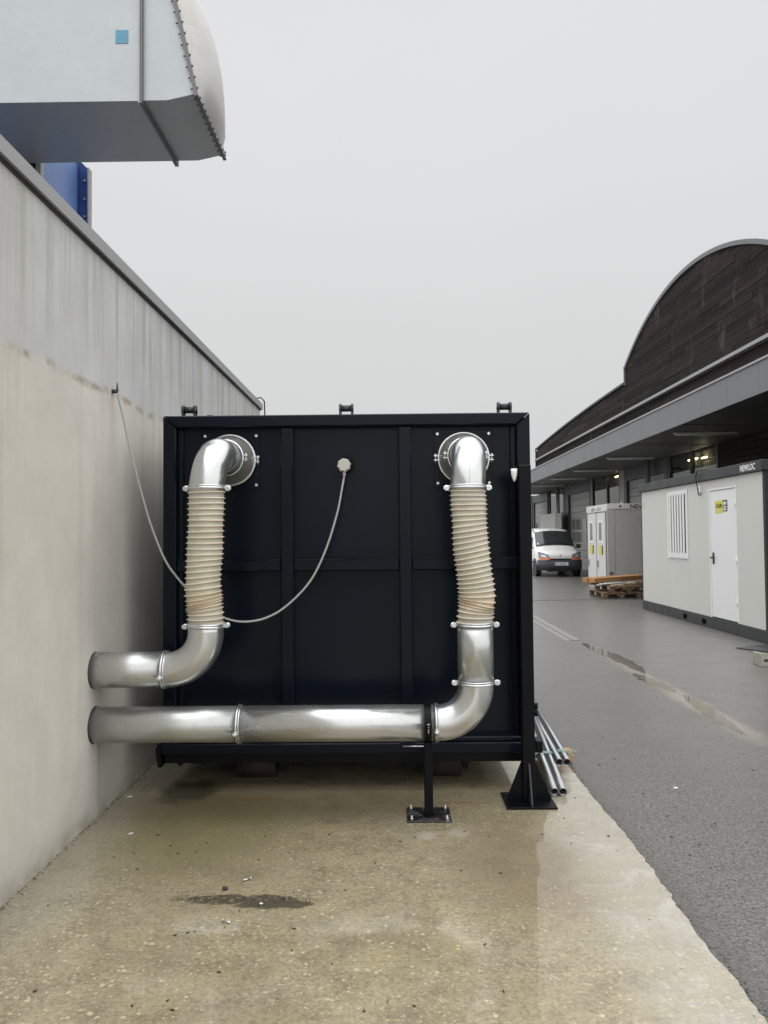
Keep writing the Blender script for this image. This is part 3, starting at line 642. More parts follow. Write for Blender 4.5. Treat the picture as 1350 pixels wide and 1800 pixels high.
def hose(parent, pts, tilt, nrib, squash, seed):
    """corrugated hose: pts = centreline samples (t, x, z) from top to bottom, tilt(t) leans the rings, squash(t) packs the ribs"""
    rr = random.Random(seed); b = B(); lay = b.bm.loops.layers.float_color.new('rib')
    # cumulative rib spacing
    wts = [1.0/squash((i+0.5)/nrib) for i in range(nrib)]; tot = sum(wts); tb = [0]
    for q in wts: tb.append(tb[-1]+q/tot)
    def cen(t):
        for (t0, x0, z0), (t1, x1, z1) in zip(pts[:-1], pts[1:]):
            if t <= t1+1e-9:
                s_ = (t-t0)/(t1-t0); s_ = s_*s_*(3-2*s_) if False else s_
                return x0+(x1-x0)*s_, z0+(z1-z0)*s_
        return pts[-1][1], pts[-1][2]
    def cens(t):                              # smoothed centreline
        a = [cen(min(1, max(0, t+d))) for d in (-0.06, -0.03, 0, 0.03, 0.06)]; return sum(q[0] for q in a)/5, sum(q[1] for q in a)/5
    n = 44; prof = ((0.0, 0.0, 0), (0.30, -0.0012, 0), (0.38, 0.0035, 0.6), (0.45, 0.0078, 1), (0.50, 0.0088, 1), (0.55, 0.0078, 1), (0.62, 0.0035, 0.6), (0.70, -0.0012, 0))
    rings, cols = [], []
    for i in range(nrib):
        jr = rr.uniform(-0.15, 0.15); jt = rr.uniform(-0.02, 0.02)
        for (pf, pr, cc) in prof:
            t = tb[i]+(tb[i+1]-tb[i])*pf; x, _ = cens(t); z = cen(t)[1]; sq = squash(t)
            tl = tilt(t)+jt; ring = []
            wr = 0.004*max(0, sq-1.3)
            for jj in range(n):
                a = 2*math.pi*jj/n; rad = RD-0.003+pr*(1+jr)+wr*math.sin(3*a+i)+0.0015*math.sin(2*a+i*0.7)
                dx, dy = rad*math.cos(a), rad*math.sin(a)
                helix = (tb[i+1]-tb[i])*0.5*(jj/n)*0
                ring.append(Vector((x+dx*math.cos(tl), YD+dy, z+dx*math.sin(tl)+0.012*math.sin(a)*0.25)))
            rings.append(ring); cols.append((cc, max(0, min(1, (sq-1.25)*0.9)), 1.0 if (t < 0.10 or t > 0.93) and cc < 0.3 else 0.0))
    x, z = cen(1.0); rings.append([Vector((x+(RD-0.003)*math.cos(2*math.pi*jj/n), YD+(RD-0.003)*math.sin(2*math.pi*jj/n), z)) for jj in range(n)]); cols.append((0, 0, 1))
    rv = [[b.bm.verts.new(p) for p in r] for r in rings]
    for q in range(len(rv)-1):
        for i in range(n):
            f = b.bm.faces.new((rv[q][i], rv[q][(i+1) % n], rv[q+1][(i+1) % n], rv[q+1][i])); f.smooth = True
            for lp, kx in zip(f.loops, (q, q, q+1, q+1)): lp[lay] = (*cols[kx], 1)
    return b.build('flexible_hose', 'hose', parent)

def inlet(parent, x, xv, gap):
    """flanged cone on the container, elbow turning down"""
    b = B(); y0 = YC+0.069; n = 48
    prof = ((0.0, 0.155), (0.012, 0.155), (0.016, 0.149), (0.045, 0.147), (0.055, 0.140), (0.145, 0.106), (0.155, 0.101))
    b.rings([[Vector((x+r*math.cos(2*math.pi*i/n), y0-d, FLZ+r*math.sin(2*math.pi*i/n))) for i in range(n)] for d, r in prof], True, True); b.build('reducer_cone', 'galvanised_cone', parent)
    ring_clamp_big(parent, (x, y0-0.030, FLZ), 0.152, gap); ring_clamp_big(parent, (x, y0-0.160, FLZ), 0.104, (-1, 1) if len(gap) > 1 else (1,))
    Rb = 0.20; ys = YD+Rb
    pth = [Vector((x, y0-0.150, FLZ)), Vector((x, ys+0.01, FLZ))]
    for i in range(1, 17):
        t = math.pi/2*i/16; f = i/16
        pth.append(Vector((x+(xv-x)*f, ys-Rb*math.sin(t), FLZ-Rb*(1-math.cos(t)))))
    pth.append(Vector((xv, YD, 1.755)))
    b = B(); b.sweep(pth, RD, 44); el = b.build('elbow', 'galvanised_bright', parent)
    # pressed seam down the back of the elbow
    sm = []
    for i, p in enumerate(pth[1:-1]):
        t = math.pi/2*min(1, i/16); sm.append(p+Vector((0, -math.sin(t), math.cos(t)))*(RD+0.0003))
    sm.append(Vector((xv, YD-RD-0.0003, 1.775))); B().sweep(sm, 0.0016, 6).build('seam', 'galvanised', el)

# left line
dl = thing('ventilation_duct', 'short galvanised duct line with cream hose entering the wall as upper pipe', 'duct', (-1.0, YD, 0.7), 'galvanised ducts with cream hoses')
inlet(dl, -0.978, -1.006, (1,))
clamp(dl, (-1.006, YD, 1.775), (0, 0, 1), (1, 0, 0))
hose(dl, [(0, -1.006, 1.768), (0.2, -1.010, 1.62), (0.45, -1.017, 1.43), (0.68, -1.028, 1.26), (0.80, -1.024, 1.165), (0.87, -1.014, 1.12), (1, -1.012, 1.03)],
     lambda t: 0.10*math.sin(math.pi*min(1, max(0, (t-0.45)/0.42)))+0.16*math.exp(-((t-0.83)/0.06)**2), 27, lambda t: 1+1.15*math.exp(-((t-0.80)/0.075)**2), 2)
clamp(dl, (-1.012, YD, 1.03), (0.05, 0, 1), (1, 0, 0.03))
ZH1 = 0.797
pth = [Vector((-1.012, YD, 1.04)), Vector((-1.012, YD, ZH1+0.205))]+[Vector((-1.012-0.20+0.20*math.cos(math.pi/2*i/16), YD, ZH1+0.20-0.20*math.sin(math.pi/2*i/16))) for i in range(1, 17)]+[Vector((-1.245, YD, ZH1))]
B().sweep(pth, RD, 44).build('elbow', 'galvanised_bright', dl)
B().sweep([(-1.24, YD, ZH1), (-1.45, YD, ZH1), (XW-0.02, YD, ZH1)], RD+0.0008, 44).build('pipe', 'galvanised', dl)
clamp(dl, (-1.232, YD, ZH1), (1, 0, 0), (0, -1, -0.25))
B().torus((XW+0.002, YD, ZH1), (1, 0, 0), RD+0.001, 0.003, 40, 6).build('wall_seal', 'shadow_seal_dark', dl)
# right line
dr = thing('ventilation_duct', 'long galvanised duct line with bulging cream hose, carried by black support post', 'duct', (0.43, YD, 0.45), 'galvanised ducts with cream hoses')
inlet(dr, 0.437, 0.413, (-1, 1))
clamp(dr, (0.413, YD, 1.765), (0, 0, 1), (1, 0, 0))
hose(dr, [(0, 0.413, 1.758), (0.15, 0.417, 1.66), (0.40, 0.424, 1.47), (0.60, 0.440, 1.32), (0.76, 0.455, 1.21), (0.85, 0.456, 1.145), (0.92, 0.445, 1.09), (1, 0.443, 1.025)],
     lambda t: 0.20*math.sin(math.pi*min(1, max(0, (t-0.15)/0.70)))-0.22*math.exp(-((t-0.865)/0.05)**2), 29, lambda t: 1+1.25*math.exp(-((t-0.85)/0.06)**2), 4)
clamp(dr, (0.443, YD, 1.025), (0, 0, 1), (1, 0, 0))
ZH2 = 0.503
B().sweep([(0.443, YD, 1.035), (0.443, YD, 0.9), (0.4435, YD, 0.715)], RD+0.0008, 44).build('pipe', 'galvanised', dr)
clamp(dr, (0.444, YD, 0.715), (0, 0, 1), (1, 0, 0))
RB2 = 0.205
pth = [Vector((0.444, YD, 0.72)), Vector((0.444, YD, ZH2+RB2+0.004))]+[Vector((0.444-RB2+RB2*math.cos(math.pi/2*i/16), YD, ZH2+RB2-RB2*math.sin(math.pi/2*i/16))) for i in range(1, 17)]+[Vector((0.218, YD, ZH2))]
B().sweep(pth, RD, 44).build('elbow', 'galvanised_bright', dr)
clamp(dr, (0.224, YD, ZH2), (1, 0, 0), (0, -1, -0.2))
B().sweep([(0.222, YD, ZH2), (-0.3, YD, ZH2), (-0.83, YD, ZH2)], RD+0.0008, 44).build('pipe', 'galvanised_bright', dr)
clamp(dr, (-0.833, YD, ZH2), (1, 0, 0), (0, -1, -0.25))
B().sweep([(-0.828, YD, ZH2), (-1.2, YD, ZH2), (XW-0.02, YD, ZH2)], RD+0.0002, 44).build('pipe', 'galvanised', dr)
B().torus((XW+0.002, YD, ZH2), (1, 0, 0), RD+0.001, 0.003, 40, 6).build('wall_seal', 'shadow_seal_dark', dr)

# support post of the long duct
sp = thing('pipe_support', 'slim black steel post on scuffed base plate strapping the long duct', 'support post', (0.183, YD, 0))
B().box(0.066, 0.301, 4.09, 4.30, 0.0, 0.010, 0.002).build('base_plate', 'scuffed_black', sp)
B().box(0.160, 0.206, YD-0.023, YD+0.023, 0.010, ZH2-RD-0.004, 0.003).build('post', 'black_paint', sp)
b = B(); n = 40
for i in range(n):
    a0, a1 = 2*math.pi*i/n, 2*math.pi*(i+1)/n; q = []
    for a in (a0, a1):
        for r in (RD+0.0025, RD+0.0065): q.append((r*math.cos(a), r*math.sin(a)))
    b.prism([(0.163, YD+q[0][0], ZH2+q[0][1]), (0.163, YD+q[1][0], ZH2+q[1][1]), (0.163, YD+q[3][0], ZH2+q[3][1]), (0.163, YD+q[2][0], ZH2+q[2][1])], (0.036, 0, 0))
b.build('strap', 'black_paint', sp)
b = B(); b.box(0.166, 0.196, YD-RD-0.03, YD-RD-0.002, ZH2+0.008, ZH2+0.013); b.box(0.166, 0.196, YD-RD-0.03, YD-RD-0.002, ZH2-0.004, ZH2+0.001); b.build('strap_ear', 'black_paint', sp)
B().cyl((0.181, YD-RD-0.018, ZH2-0.03), (0.181, YD-RD-0.018, ZH2+0.02), 0.004, n=8).cyl((0.181, YD-RD-0.018, ZH2+0.013), (0.181, YD-RD-0.018, ZH2+0.02), 0.008, n=6).build('bolt', 'bolt_steel', sp)
bm_a = mk_mesh('bolt', B().cyl((0, 0, 0), (0, 0, 0.022), 0.005, n=8).cyl((0, 0, 0), (0, 0, 0.009), 0.009, n=6), 'bolt_steel')
for x, yy in ((0.09, 4.115), (0.277, 4.115), (0.09, 4.275), (0.277, 4.275)): shared('bolt', bm_a, sp, (x, yy, 0.009))
B().torus((0.183, YD, 0.011), (0, 0, 1), 0.03, 0.004, 24, 6).build('weld_seam', 'black_paint', sp)

# black corner post with gusseted foot
cpst = thing('guide_post', 'tall black steel guide post with triangular gussets at container corner', 'post', (0.757, 4.40, 0))
PX0, PX1, PY0, PY1, PT = 0.722, 0.792, 4.365, 4.435, 1.905
B().box(0.617, 0.895, 4.275, 4.54, 0.0, 0.012, 0.002).build('base_plate', 'black_paint', cpst)
B().box(PX0, PX1, PY0, PY1, 0.012, PT, 0.004).build('post', 'black_paint', cpst)
b = B(); b.prism([(PX0-0.001, 4.396, 0.012), (PX0-0.085, 4.396, 0.012), (PX0-0.085, 4.396, 0.03), (PX0-0.001, 4.396, 0.235)], (0, 0.009, 0)); b.build('gusset', 'black_paint', cpst)
b = B(); b.prism([(PX1+0.001, 4.396, 0.012), (PX1+0.09, 4.396, 0.012), (PX1+0.09, 4.396, 0.03), (PX1+0.001, 4.396, 0.235)], (0, 0.009, 0)); b.build('gusset', 'black_paint', cpst)
b = B(); b.prism([(0.753, PY0-0.001, 0.012), (0.753, 4.285, 0.012), (0.753, 4.285, 0.025), (0.753, PY0-0.001, 0.225)], (0.009, 0, 0)); b.build('gusset', 'dark_lug', cpst)
b = B(); b.prism([(0.753, PY1+0.001, 0.012), (0.753, 4.53, 0.012), (0.753, 4.53, 0.025), (0.753, PY1+0.001, 0.225)], (0.009, 0, 0)); b.build('gusset', 'black_paint', cpst)
# bright cup bracket on the head of the post
b = B(); rg = []; cc_ = Vector((0.700, 4.385, 1.885))
for tz, r in ((0.0, 0.0195), (-0.02, 0.0185), (-0.04, 0.016), (-0.056, 0.0115), (-0.068, 0.006), (-0.074, 0.001)):
    rg.append([cc_+Vector((r*math.cos(a), -r*math.sin(a)*0.8, tz)) for a in [math.pi*i/14*2 for i in range(14)]])
b.rings(rg, True, True); b.build('cup_bracket', 'print_white', cpst)
B().box(0.700, PX0+0.01, 4.392, 4.402, 1.82, 1.902).build('bracket_arm', 'black_paint', cpst)

# grey cable: wall hook -> behind the left hose -> gland
def bp(px, py, yv): return on(px, py, 1, yv)
cb = [hook+Vector((0.034, 0, -0.004)), bp(209, 703, 4.41), bp(217, 735, 4.41), bp(229, 790, 4.40), bp(247, 860, 4.40), bp(266, 925, 4.39), bp(290, 984, 4.37), bp(312, 1016, 4.36), bp(335, 1042, 4.36),
      bp(362, 1070, 4.36), bp(396, 1087, 4.37), bp(430, 1093, 4.40), bp(468, 1086, 4.43), bp(505, 1064, 4.46), bp(545, 1022, 4.49), bp(572, 968, 4.52), bp(592, 905, 4.55), bp(601, 860, 4.575), kc+Vector((0, -0.005, -0.064))]
def smooth(p, n=6):
    o = []
    for i in range(len(p)-1):
        a, b_, c, d = p[max(i-1, 0)], p[i], p[i+1], p[min(i+2, len(p)-1)]
        for j in range(n):
            t = j/n; o.append(0.5*((2*b_)+(c-a)*t+(2*a-5*b_+4*c-d)*t*t+(3*b_-a-3*c+d)*t**3))
    return o+[p[-1]]
tag(B().sweep(smooth(cb), 0.0062, 8).build('electric_cable', 'cable_grey', None, (-1.0, 4.4, 1.0)), 'thin grey cable sagging from wall hook behind the hose to the container', 'cable')

# ------------------------------------------------------------------ steel tubes beside the container
def tube(p0, p1, label, r=0.0235):
    p0, p1 = Vector(p0), Vector(p1); d = (p1-p0).normalized(); t = thing('steel_tube', label, 'tube', p0, 'galvanised tubes beside the container')
    b = B(); u = d.orthogonal().normalized(); v = d.cross(u); n = 22
    R0 = lambda p, q: [p+q*(math.cos(2*math.pi*i/n)*u+math.sin(2*math.pi*i/n)*v) for i in range(n)]
    b.rings([R0(p0+d*0.06, r-0.003), R0(p0, r-0.003), R0(p0, r), R0(p1, r), R0(p1, r-0.003), R0(p1-d*0.06, r-0.003)], False, False); b.build('tube_wall', 'tube_steel', t)
    b = B(); b.cyl(p0+d*0.055, p1-d*0.055, r-0.0032, n=16); b.build('tube_bore', 'tube_inner', t)
tube((0.922, 4.49, 0.026), (1.040, 6.6, 0.226), 'lower steel tube on the wet slab, the one next to the guide post'); tube((0.971, 4.49, 0.026), (1.092, 6.6, 0.226), 'lower steel tube on the wet slab, the one next to the asphalt')
tube((1.030, 4.86, 0.087), (1.108, 6.75, 0.161), 'upper steel tube on the timber block, the one next to the container'); tube((1.079, 4.86, 0.087), (1.160, 6.75, 0.161), 'upper steel tube on the timber block, the outermost next to the asphalt')
tag(B().box(0.90, 1.185, 5.16, 5.25, 0.0, 0.073, 0.003).build('wooden_bearer', 'wood_orange', None, (1.04, 5.2, 0)), 'orange timber block under the steel tubes', 'timber block')
tag(B().box(1.0, 1.125, 6.42, 6.5, 0.0, 0.185, 0.003).build('wooden_bearer', 'wood_orange', None, (1.08, 6.45, 0)), 'tall timber block under the far ends of the steel tubes', 'timber block')
b = B()
for dz, yy in ((0.0, 5.00), (0.0, 5.03)):
    b.sweep(smooth([Vector(q) for q in ((0.90, yy, 0.09), (0.93, yy, 0.112), (0.97, yy, 0.108), (1.02, yy, 0.106), (1.06, yy-0.01, 0.121), (1.10, yy-0.01, 0.121), (1.123, yy, 0.10), (1.115, yy, 0.07), (1.03, yy, 0.062), (0.95, yy, 0.055), (0.91, yy, 0.065), (0.90, yy, 0.09))], 4), 0.004, 6)
b.sweep(smooth([Vector(q) for q in ((1.11, 5.0, 0.118), (1.14, 5.0, 0.126), (1.165, 4.98, 0.116))], 4), 0.003, 6); b.sweep(smooth([Vector(q) for q in ((1.11, 5.02, 0.118), (1.13, 5.0, 0.108), (1.15, 4.98, 0.09))], 4), 0.003, 6)
tag(b.build('twine', 'twine_green', None, (1.0, 5.0, 0.05)), 'pale green twine tied round the steel tubes', 'twine')

# ------------------------------------------------------------------ small things on the slab
def screw(px, py, ang, label):
    p = on(px, py, 2, 0.007); t = thing('screw', label, 'screw', (p.x, p.y, 0), 'zinc screws on the slab'); d = Vector((math.cos(ang), math.sin(ang), 0))
    B().cyl(p, p+d*0.034, 0.0035, n=8).build('shank', 'bolt_steel', t); B().cyl(p-d*0.006, p, 0.008, n=6).build('head', 'bolt_steel', t)
screw(439, 1544, math.pi+0.6, 'zinc screw on the slab on the container side of the soil streak'); screw(393, 1618, -0.5, 'zinc screw on the slab on the near side of the soil streak')
p = on(396, 1561, 2, 0.008); tag(B().torus(p, (0.3, 0.2, 1), 0.008, 0.005, 14, 6).build('nut', 'dark_lug', None, p), 'dark steel nut on the slab at the soil streak', 'nut')
p = on(459, 1588, 2, 0.006); tag(B().torus(p, (0.1, 0.2, 1), 0.008, 0.003, 14, 6).build('washer', 'bolt_steel', None, p), 'bright washer lying in the soil streak', 'washer')
# soil streak: low heap of clods
rs = random.Random(11); b = B()
def clod(b, p, r, rs):
    res = bmesh.ops.create_icosphere(b.bm, subdivisions=1, radius=r, matrix=Matrix.Translation(p))
    for v in res['verts']:
        d = v.co-Vector(p); v.co = Vector(p)+Vector((d.x*rs.uniform(0.7, 1.4), d.y*rs.uniform(0.7, 1.3), d.z*rs.uniform(0.35, 0.7)))
for i in range(220):
    t = rs.random(); px = 312+238*t; py = 1574+6*math.sin(t*5.0)+14*t+rs.gauss(0, 5+4*math.sin(math.pi*t))
    if rs.random() < 0.5 and t < 0.2: continue
    p = on(px, py, 2, 0.0005); clod(b, p, rs.uniform(0.0012, 0.0038), rs)
o = b.build('soil_streak', 'soil', None, on(430, 1585, 2, 0.0)); o['kind'] = 'stuff'; tag(o, 'dark soil streak smeared across the wet slab', 'soil')
# loose grit along the slab edge and dirt along the wall foot
b = B(); rg_ = random.Random(17)
for _ in range(420):
    yy = 2.2+9*rg_.random()**2; clod(b, Vector((1.150+abs(rg_.gauss(0, 0.014)), yy, ZA+0.0006)), rg_.uniform(0.0012, 0.0048), rg_)
o = b.build('edge_grit', 'grit'); o['kind'] = 'stuff'; tag(o, 'dark grit gathered along the broken edge of the slab', 'grit')
b = B()
for _ in range(420):
    yy = 2.9+4.5*rg_.random()**1.4; clod(b, Vector((XW+abs(rg_.gauss(0, 0.012))+0.003, yy, 0.0006)), rg_.uniform(0.0015, 0.006), rg_)
o = b.build('wall_foot_dirt', 'moss_dirt'); o['kind'] = 'stuff'; tag(o, 'mossy dirt crumbs along the foot of the concrete wall', 'dirt')
# litter flecks
b = B(); rl = random.Random(5)
fl_px = [(300, 1487), (312, 1500), (345, 1497), (277, 1468), (466, 1470), (478, 1495), (473, 1401), (660, 1517), (588, 1398), (860, 1471), (880, 1535), (607, 1565), (500, 1580), (385, 1709), (342, 1638), (330, 1640), (308, 1644), (610, 1660), (241, 1528), (200, 1507), (395, 1630), (640, 1424)]
for _ in range(22): fl_px.append((rl.uniform(60, 900), rl.uniform(1420, 1790)))
for _ in range(50): fl_px.append((rl.uniform(930, 1340), rl.uniform(1100, 1500)))
for (px, py) in fl_px:
    p = on(px, py, 2, 0.002); 
    if p.x > 1.13: p.z = ZA+0.002
    a = rl.uniform(0, 6.28); L, W_ = rl.uniform(0.003, 0.011), rl.uniform(0.0015, 0.004); d = Vector((math.cos(a), math.sin(a), 0)); s_ = Vector((-d.y, d.x, 0))
    b.prism([p-d*L, p+s_*W_, p+d*L, p-s_*W_], (0, 0, 0.0025))
o = b.build('litter', 'leaf_dark'); o['kind'] = 'stuff'; tag(o, 'dark leaf crumbs and grit scattered over slab and yard', 'litter')
for (px, py, sz, lab) in ((230, 1466, 0.012, 'white paper crumb on the mossy slab beside the wall'), (228, 1401, 0.016, 'white paper scrap on the slab below the duct pipes'), (1187, 1382, 0.014, 'white scrap lying on the asphalt')):
    p = on(px, py, 2, 0.0); z = 0.0 if p.x < 1.13 else ZA
    tag(B().prism([(p.x-sz, p.y-sz*0.6, z+0.001), (p.x+sz*0.8, p.y-sz*0.8, z+0.002), (p.x+sz, p.y+sz*0.5, z+0.004), (p.x-sz*0.4, p.y+sz*0.7, z+0.002)], (0, 0, 0.002)).build('paper_scrap', 'paper', None, (p.x, p.y, z)), lab, 'paper')

# ------------------------------------------------------------------ site office cabin
XC = 5.14; CA, CB = 10.62, 15.90
oc = thing('site_cabin', 'pale grey portable site cabin with barred window and white door', 'cabin', (XC, 13.2, ZA))
B().box(XC+0.05, 7.5, CA+0.03, CB-0.03, 0.10, 2.40).build('core', 'cabin_black', oc)
B().box(XC-0.008, 7.51, CA, CB, ZA, 0.168, 0.006).build('skirt', 'cabin_dark', oc)
for (a, c, z0, z1) in ((CA+0.075, 11.498, 0.17, 2.375), (11.502, 12.498, 2.235, 2.375), (12.502, 13.392, 0.17, 2.375), (13.396, 14.366, 0.17, 1.10), (13.396, 14.366, 2.26, 2.375), (14.37, CB-0.045, 0.17, 2.375)):
    B().box(XC, XC+0.06, a, c, z0, z1, 0.003).build('wall_panel', 'cabin_wall', oc)
B().box(XC-0.004, XC+0.09, CA, CA+0.073, 0.17, 2.378, 0.004).build('corner_post', 'cabin_black', oc); B().box(XC-0.004, XC+0.09, CB-0.043, CB, 0.17, 2.378, 0.004).build('corner_post', 'cabin_black', oc)
fa = B().box(XC-0.06, 7.56, CA-0.03, CB+0.08, 2.38, 2.528, 0.006).build('roof_fascia', 'cabin_dark', oc)
text('lettering', 'NEWLOC', 0.125, 'print_white', fa, (XC-0.0615, 11.235, 2.408), (0, -1, 0), (0, 0, 1), width=0.46, bold=0.0025)
for (a, c) in ((13.52, 13.70), (12.70, 12.88)): B().box(XC-0.0095, XC+0.02, a, c, 0.03, 0.112).build('fork_pocket', 'pocket_shade', oc)  # flat black plates paint the shaded depth of the fork openings
# window with bars
wn = B(); y0, y1, z0, z1 = 13.400, 14.362, 1.075, 2.285
for q in ((y0, y1, z0, z0+0.10), (y0, y1, z1-0.07, z1)): wn.box(XC-0.018, XC+0.01, *q, 0.003)
for q in ((y0, y0+0.075, z0+0.10, z1-0.07), (y1-0.075, y1, z0+0.10, z1-0.07)): wn.box(XC-0.018, XC+0.01, *q, 0.003)
wn = wn.build('window', 'cabin_white', oc)
B().box(XC+0.045, XC+0.049, y0+0.05, y1-0.05, z0+0.05, z1-0.05).build('pane', 'window_dark', wn)
for i in range(6):
    yy = y0+0.165+i*0.128; B().box(XC-0.026, XC-0.012, yy-0.038, yy+0.038, z0+0.015, z1-0.012, 0.003).build('bar', 'cabin_white', wn)
# door
dm = B().box(XC+0.004, XC+0.045, 11.535, 12.465, 0.185, 2.195, 0.003).build('door', 'cabin_white', oc)
b = B(); b.box(XC-0.010, XC+0.05, 11.50, 11.533, 0.172, 2.232, 0.003); b.box(XC-0.010, XC+0.05, 12.467, 12.50, 0.172, 2.232, 0.003); b.box(XC-0.012, XC+0.05, 11.533, 12.467, 2.20, 2.233, 0.003); b.build('door_frame', 'cabin_white', oc)
b = B(); b.box(XC-0.006, XC+0.004, 12.35, 12.41, 1.03, 1.21, 0.002); b.cyl((XC+0.0, 12.38, 1.13), (XC-0.045, 12.38, 1.13), 0.014, n=10); b.box(XC-0.052, XC-0.036, 12.27, 12.395, 1.118, 1.142, 0.004); b.build('handle', 'print_black', dm)
for z in (0.42, 1.05, 1.9): B().cyl((XC-0.012, 11.532, z), (XC-0.012, 11.532, z+0.11), 0.009, n=10).build('hinge', 'cabin_white', dm)
sk = B().box(XC+0.0015, XC+0.0038, 12.00, 12.275, 1.835, 2.025).build('sticker', 'yellow', dm)
B().box(XC+0.0010, XC+0.0036, 11.835, 12.0005, 1.855, 2.03).build('sticker_end', 'print_black', sk); B().box(XC+0.0008, XC+0.0012, 12.02, 12.27, 1.865, 1.885).build('sticker_strip', 'pale_green', sk)
text('lettering', 'A', 0.105, 'print_black', sk, (XC+0.001, 12.255, 1.918), (0, -1, 0), (0, 0, 1), width=0.05, bold=0.004, depth=0.0004); text('lettering', 'LOUER', 0.075, 'print_black', sk, (XC+0.001, 12.19, 1.922), (0, -1, 0), (0, 0, 1), width=0.17, bold=0.004, depth=0.0004)
text('lettering', 'NEW', 0.072, 'print_white', sk, (XC+0.0004, 11.985, 1.955), (0, -1, 0), (0, 0, 1), width=0.13, bold=0.004, depth=0.0004); text('lettering', 'LOC', 0.09, 'print_white', sk, (XC+0.0004, 11.985, 1.872), (0, -1, 0), (0, 0, 1), width=0.13, bold=0.005, depth=0.0004)
B().box(XC-0.05, XC, 12.76, 12.85, 2.20, 2.31, 0.006).build('socket_box', 'cabin_white', oc)
B().box(XC-0.0006-0.002, XC, 15.70, 15.735, 2.02, 2.18).build('name_plate', 'wood_pale', oc)
B().sweep(smooth([Vector(q) for q in ((5.6, 12.70, 2.54), (XC-0.03, 12.72, 2.56), (XC-0.085, 12.75, 2.53), (XC-0.09, 12.80, 2.42), (XC-0.07, 12.79, 2.30), (XC-0.055, 12.78, 2.16), (XC-0.02, 12.77, 2.17))], 5), 0.009, 6).build('supply_cable', 'cable_black', oc)

# ------------------------------------------------------------------ sanitary cabin
wc = thing('sanitary_cabin', 'small grey sanitary cabin with two narrow doors behind the pallets', 'cabin', (7.0, 22, ZA))
WX, WX1, WY, WY1, WH = 5.86, 8.05, 21.0, 23.2, 2.365
B().box(WX+0.03, WX1, WY+0.018, WY1, ZA, WH-0.02).build('core', 'wc_grey', wc)
# near face: corner profiles, ribbed infill, top band
B().box(WX, WX+0.20, WY, WY+0.06, 0.0, WH-0.15, 0.006).build('corner_post', 'wc_grey', wc)
B().box(WX, WX1, WY-0.004, WY+0.06, WH-0.148, WH, 0.006).build('top_rail', 'wc_white', wc)
for i in range(15):
    a = WX+0.215+i*0.118; B().box(a, a+0.113, WY+0.012, WY+0.05, 0.10, WH-0.16, 0.004).build('wall_panel', 'wc_grey', wc)
B().box(WX+0.035, WX+0.15, WY-0.004, WY+0.004, 0.41, 0.52).build('vent_grille', 'panel_grey', wc)
for i in range(3): B().box(WX+0.05, WX+0.135, WY-0.007, WY-0.003, 0.43+i*0.03, 0.442+i*0.03).build('vent_slot', 'print_black', wc)
text('lettering', 'NEWLOC', 0.15, 'print_black', wc, (6.49, WY-0.006, 2.235), (1, 0, 0), (0, 0, 1), width=0.75, bold=0.004)
B().cyl((6.22, WY-0.002, 2.29), (6.22, WY-0.009, 2.29), 0.036, n=16).build('round_mark', 'red_mark', wc)
B().cyl((6.35, 21.3, WH-0.03), (6.35, 21.3, WH+0.06), 0.03, n=10).build('lifting_eye', 'wc_grey', wc)
# door side
B().box(WX-0.004, WX+0.06, WY+0.062, WY1, WH-0.20, WH-0.005, 0.006).build('top_rail', 'wc_white', wc)
text('lettering', 'NEW', 0.11, 'panel_grey', wc, (WX-0.006, 22.65, 2.205), (0, -1, 0), (0, 0, 1), width=0.42, bold=0.006); text('lettering', 'LOC', 0.11, 'panel_grey', wc, (WX-0.006, 22.02, 2.205), (0, -1, 0), (0, 0, 1), width=0.46, bold=0.006)
for (a, c) in ((21.20, 22.05), (22.15, 23.05)):
    d = B().box(WX-0.012, WX+0.04, a, c, 0.10, WH-0.24, 0.005).build('door', 'wc_white', wc)
    B().box(WX-0.003, WX+0.045, a-0.04, a-0.012, 0.05, WH-0.205).build('door_jamb', 'panel_grey', wc)
    m_ = (a+c)/2
    f = B().box(WX-0.020, WX-0.010, m_-0.20, m_+0.24, 1.28, 1.92, 0.004).build('window', 'cabin_white', d); B().box(WX-0.023, WX-0.019, m_-0.12, m_+0.16, 1.36, 1.86).build('pane', 'green_reflect', f)
    s_ = B().box(WX-0.016, WX-0.011, m_-0.10, m_+0.20, 0.96, 1.22).build('sticker', 'yellow', d); B().box(WX-0.018, WX-0.012, m_-0.20, m_-0.10, 0.97, 1.22).build('sticker_end', 'print_black', s_)
    B().box(WX-0.04, WX-0.012, c-0.16, c-0.10, 0.60, 0.80, 0.006).build('handle', 'hub', d)

# ------------------------------------------------------------------ pallets and timber
def pallet(label, loc, rz):
    t = thing('wooden_pallet', label, 'pallet', (0, 0, 0), 'pallets by the sanitary cabin'); rp = random.Random(int(loc[0]*100))
    for i in range(5): B().box(i*0.2+0.002*i-0.4-0.06+0.0, i*0.2-0.4+0.075, -0.6, 0.6, 0.122, 0.144, 0.003).build('deck_board', 'wood_pallet', t)
    for yy in (-0.55, 0.0, 0.55): B().box(-0.46, 0.475, yy-0.05, yy+0.05, 0.1, 0.1215, 0.003).build('stringer_board', 'wood_old', t)
    for x in (-0.40, 0.0, 0.41):
        for yy in (-0.55, 0.0, 0.55): B().box(x-0.055, x+0.055, yy-0.048, yy+0.048, 0.0225, 0.0998, 0.003).build('block', 'wood_pallet', t)
        B().box(x-0.05, x+0.05, -0.6, 0.6, 0.0, 0.022, 0.003).build('runner', 'wood_old', t)
    t.location = loc; t.rotation_euler = (0, 0, rz); return t
pallet('weathered pallet under the timber beam, corner towards the yard joint', (5.47, 19.08, ZA), 0.03)
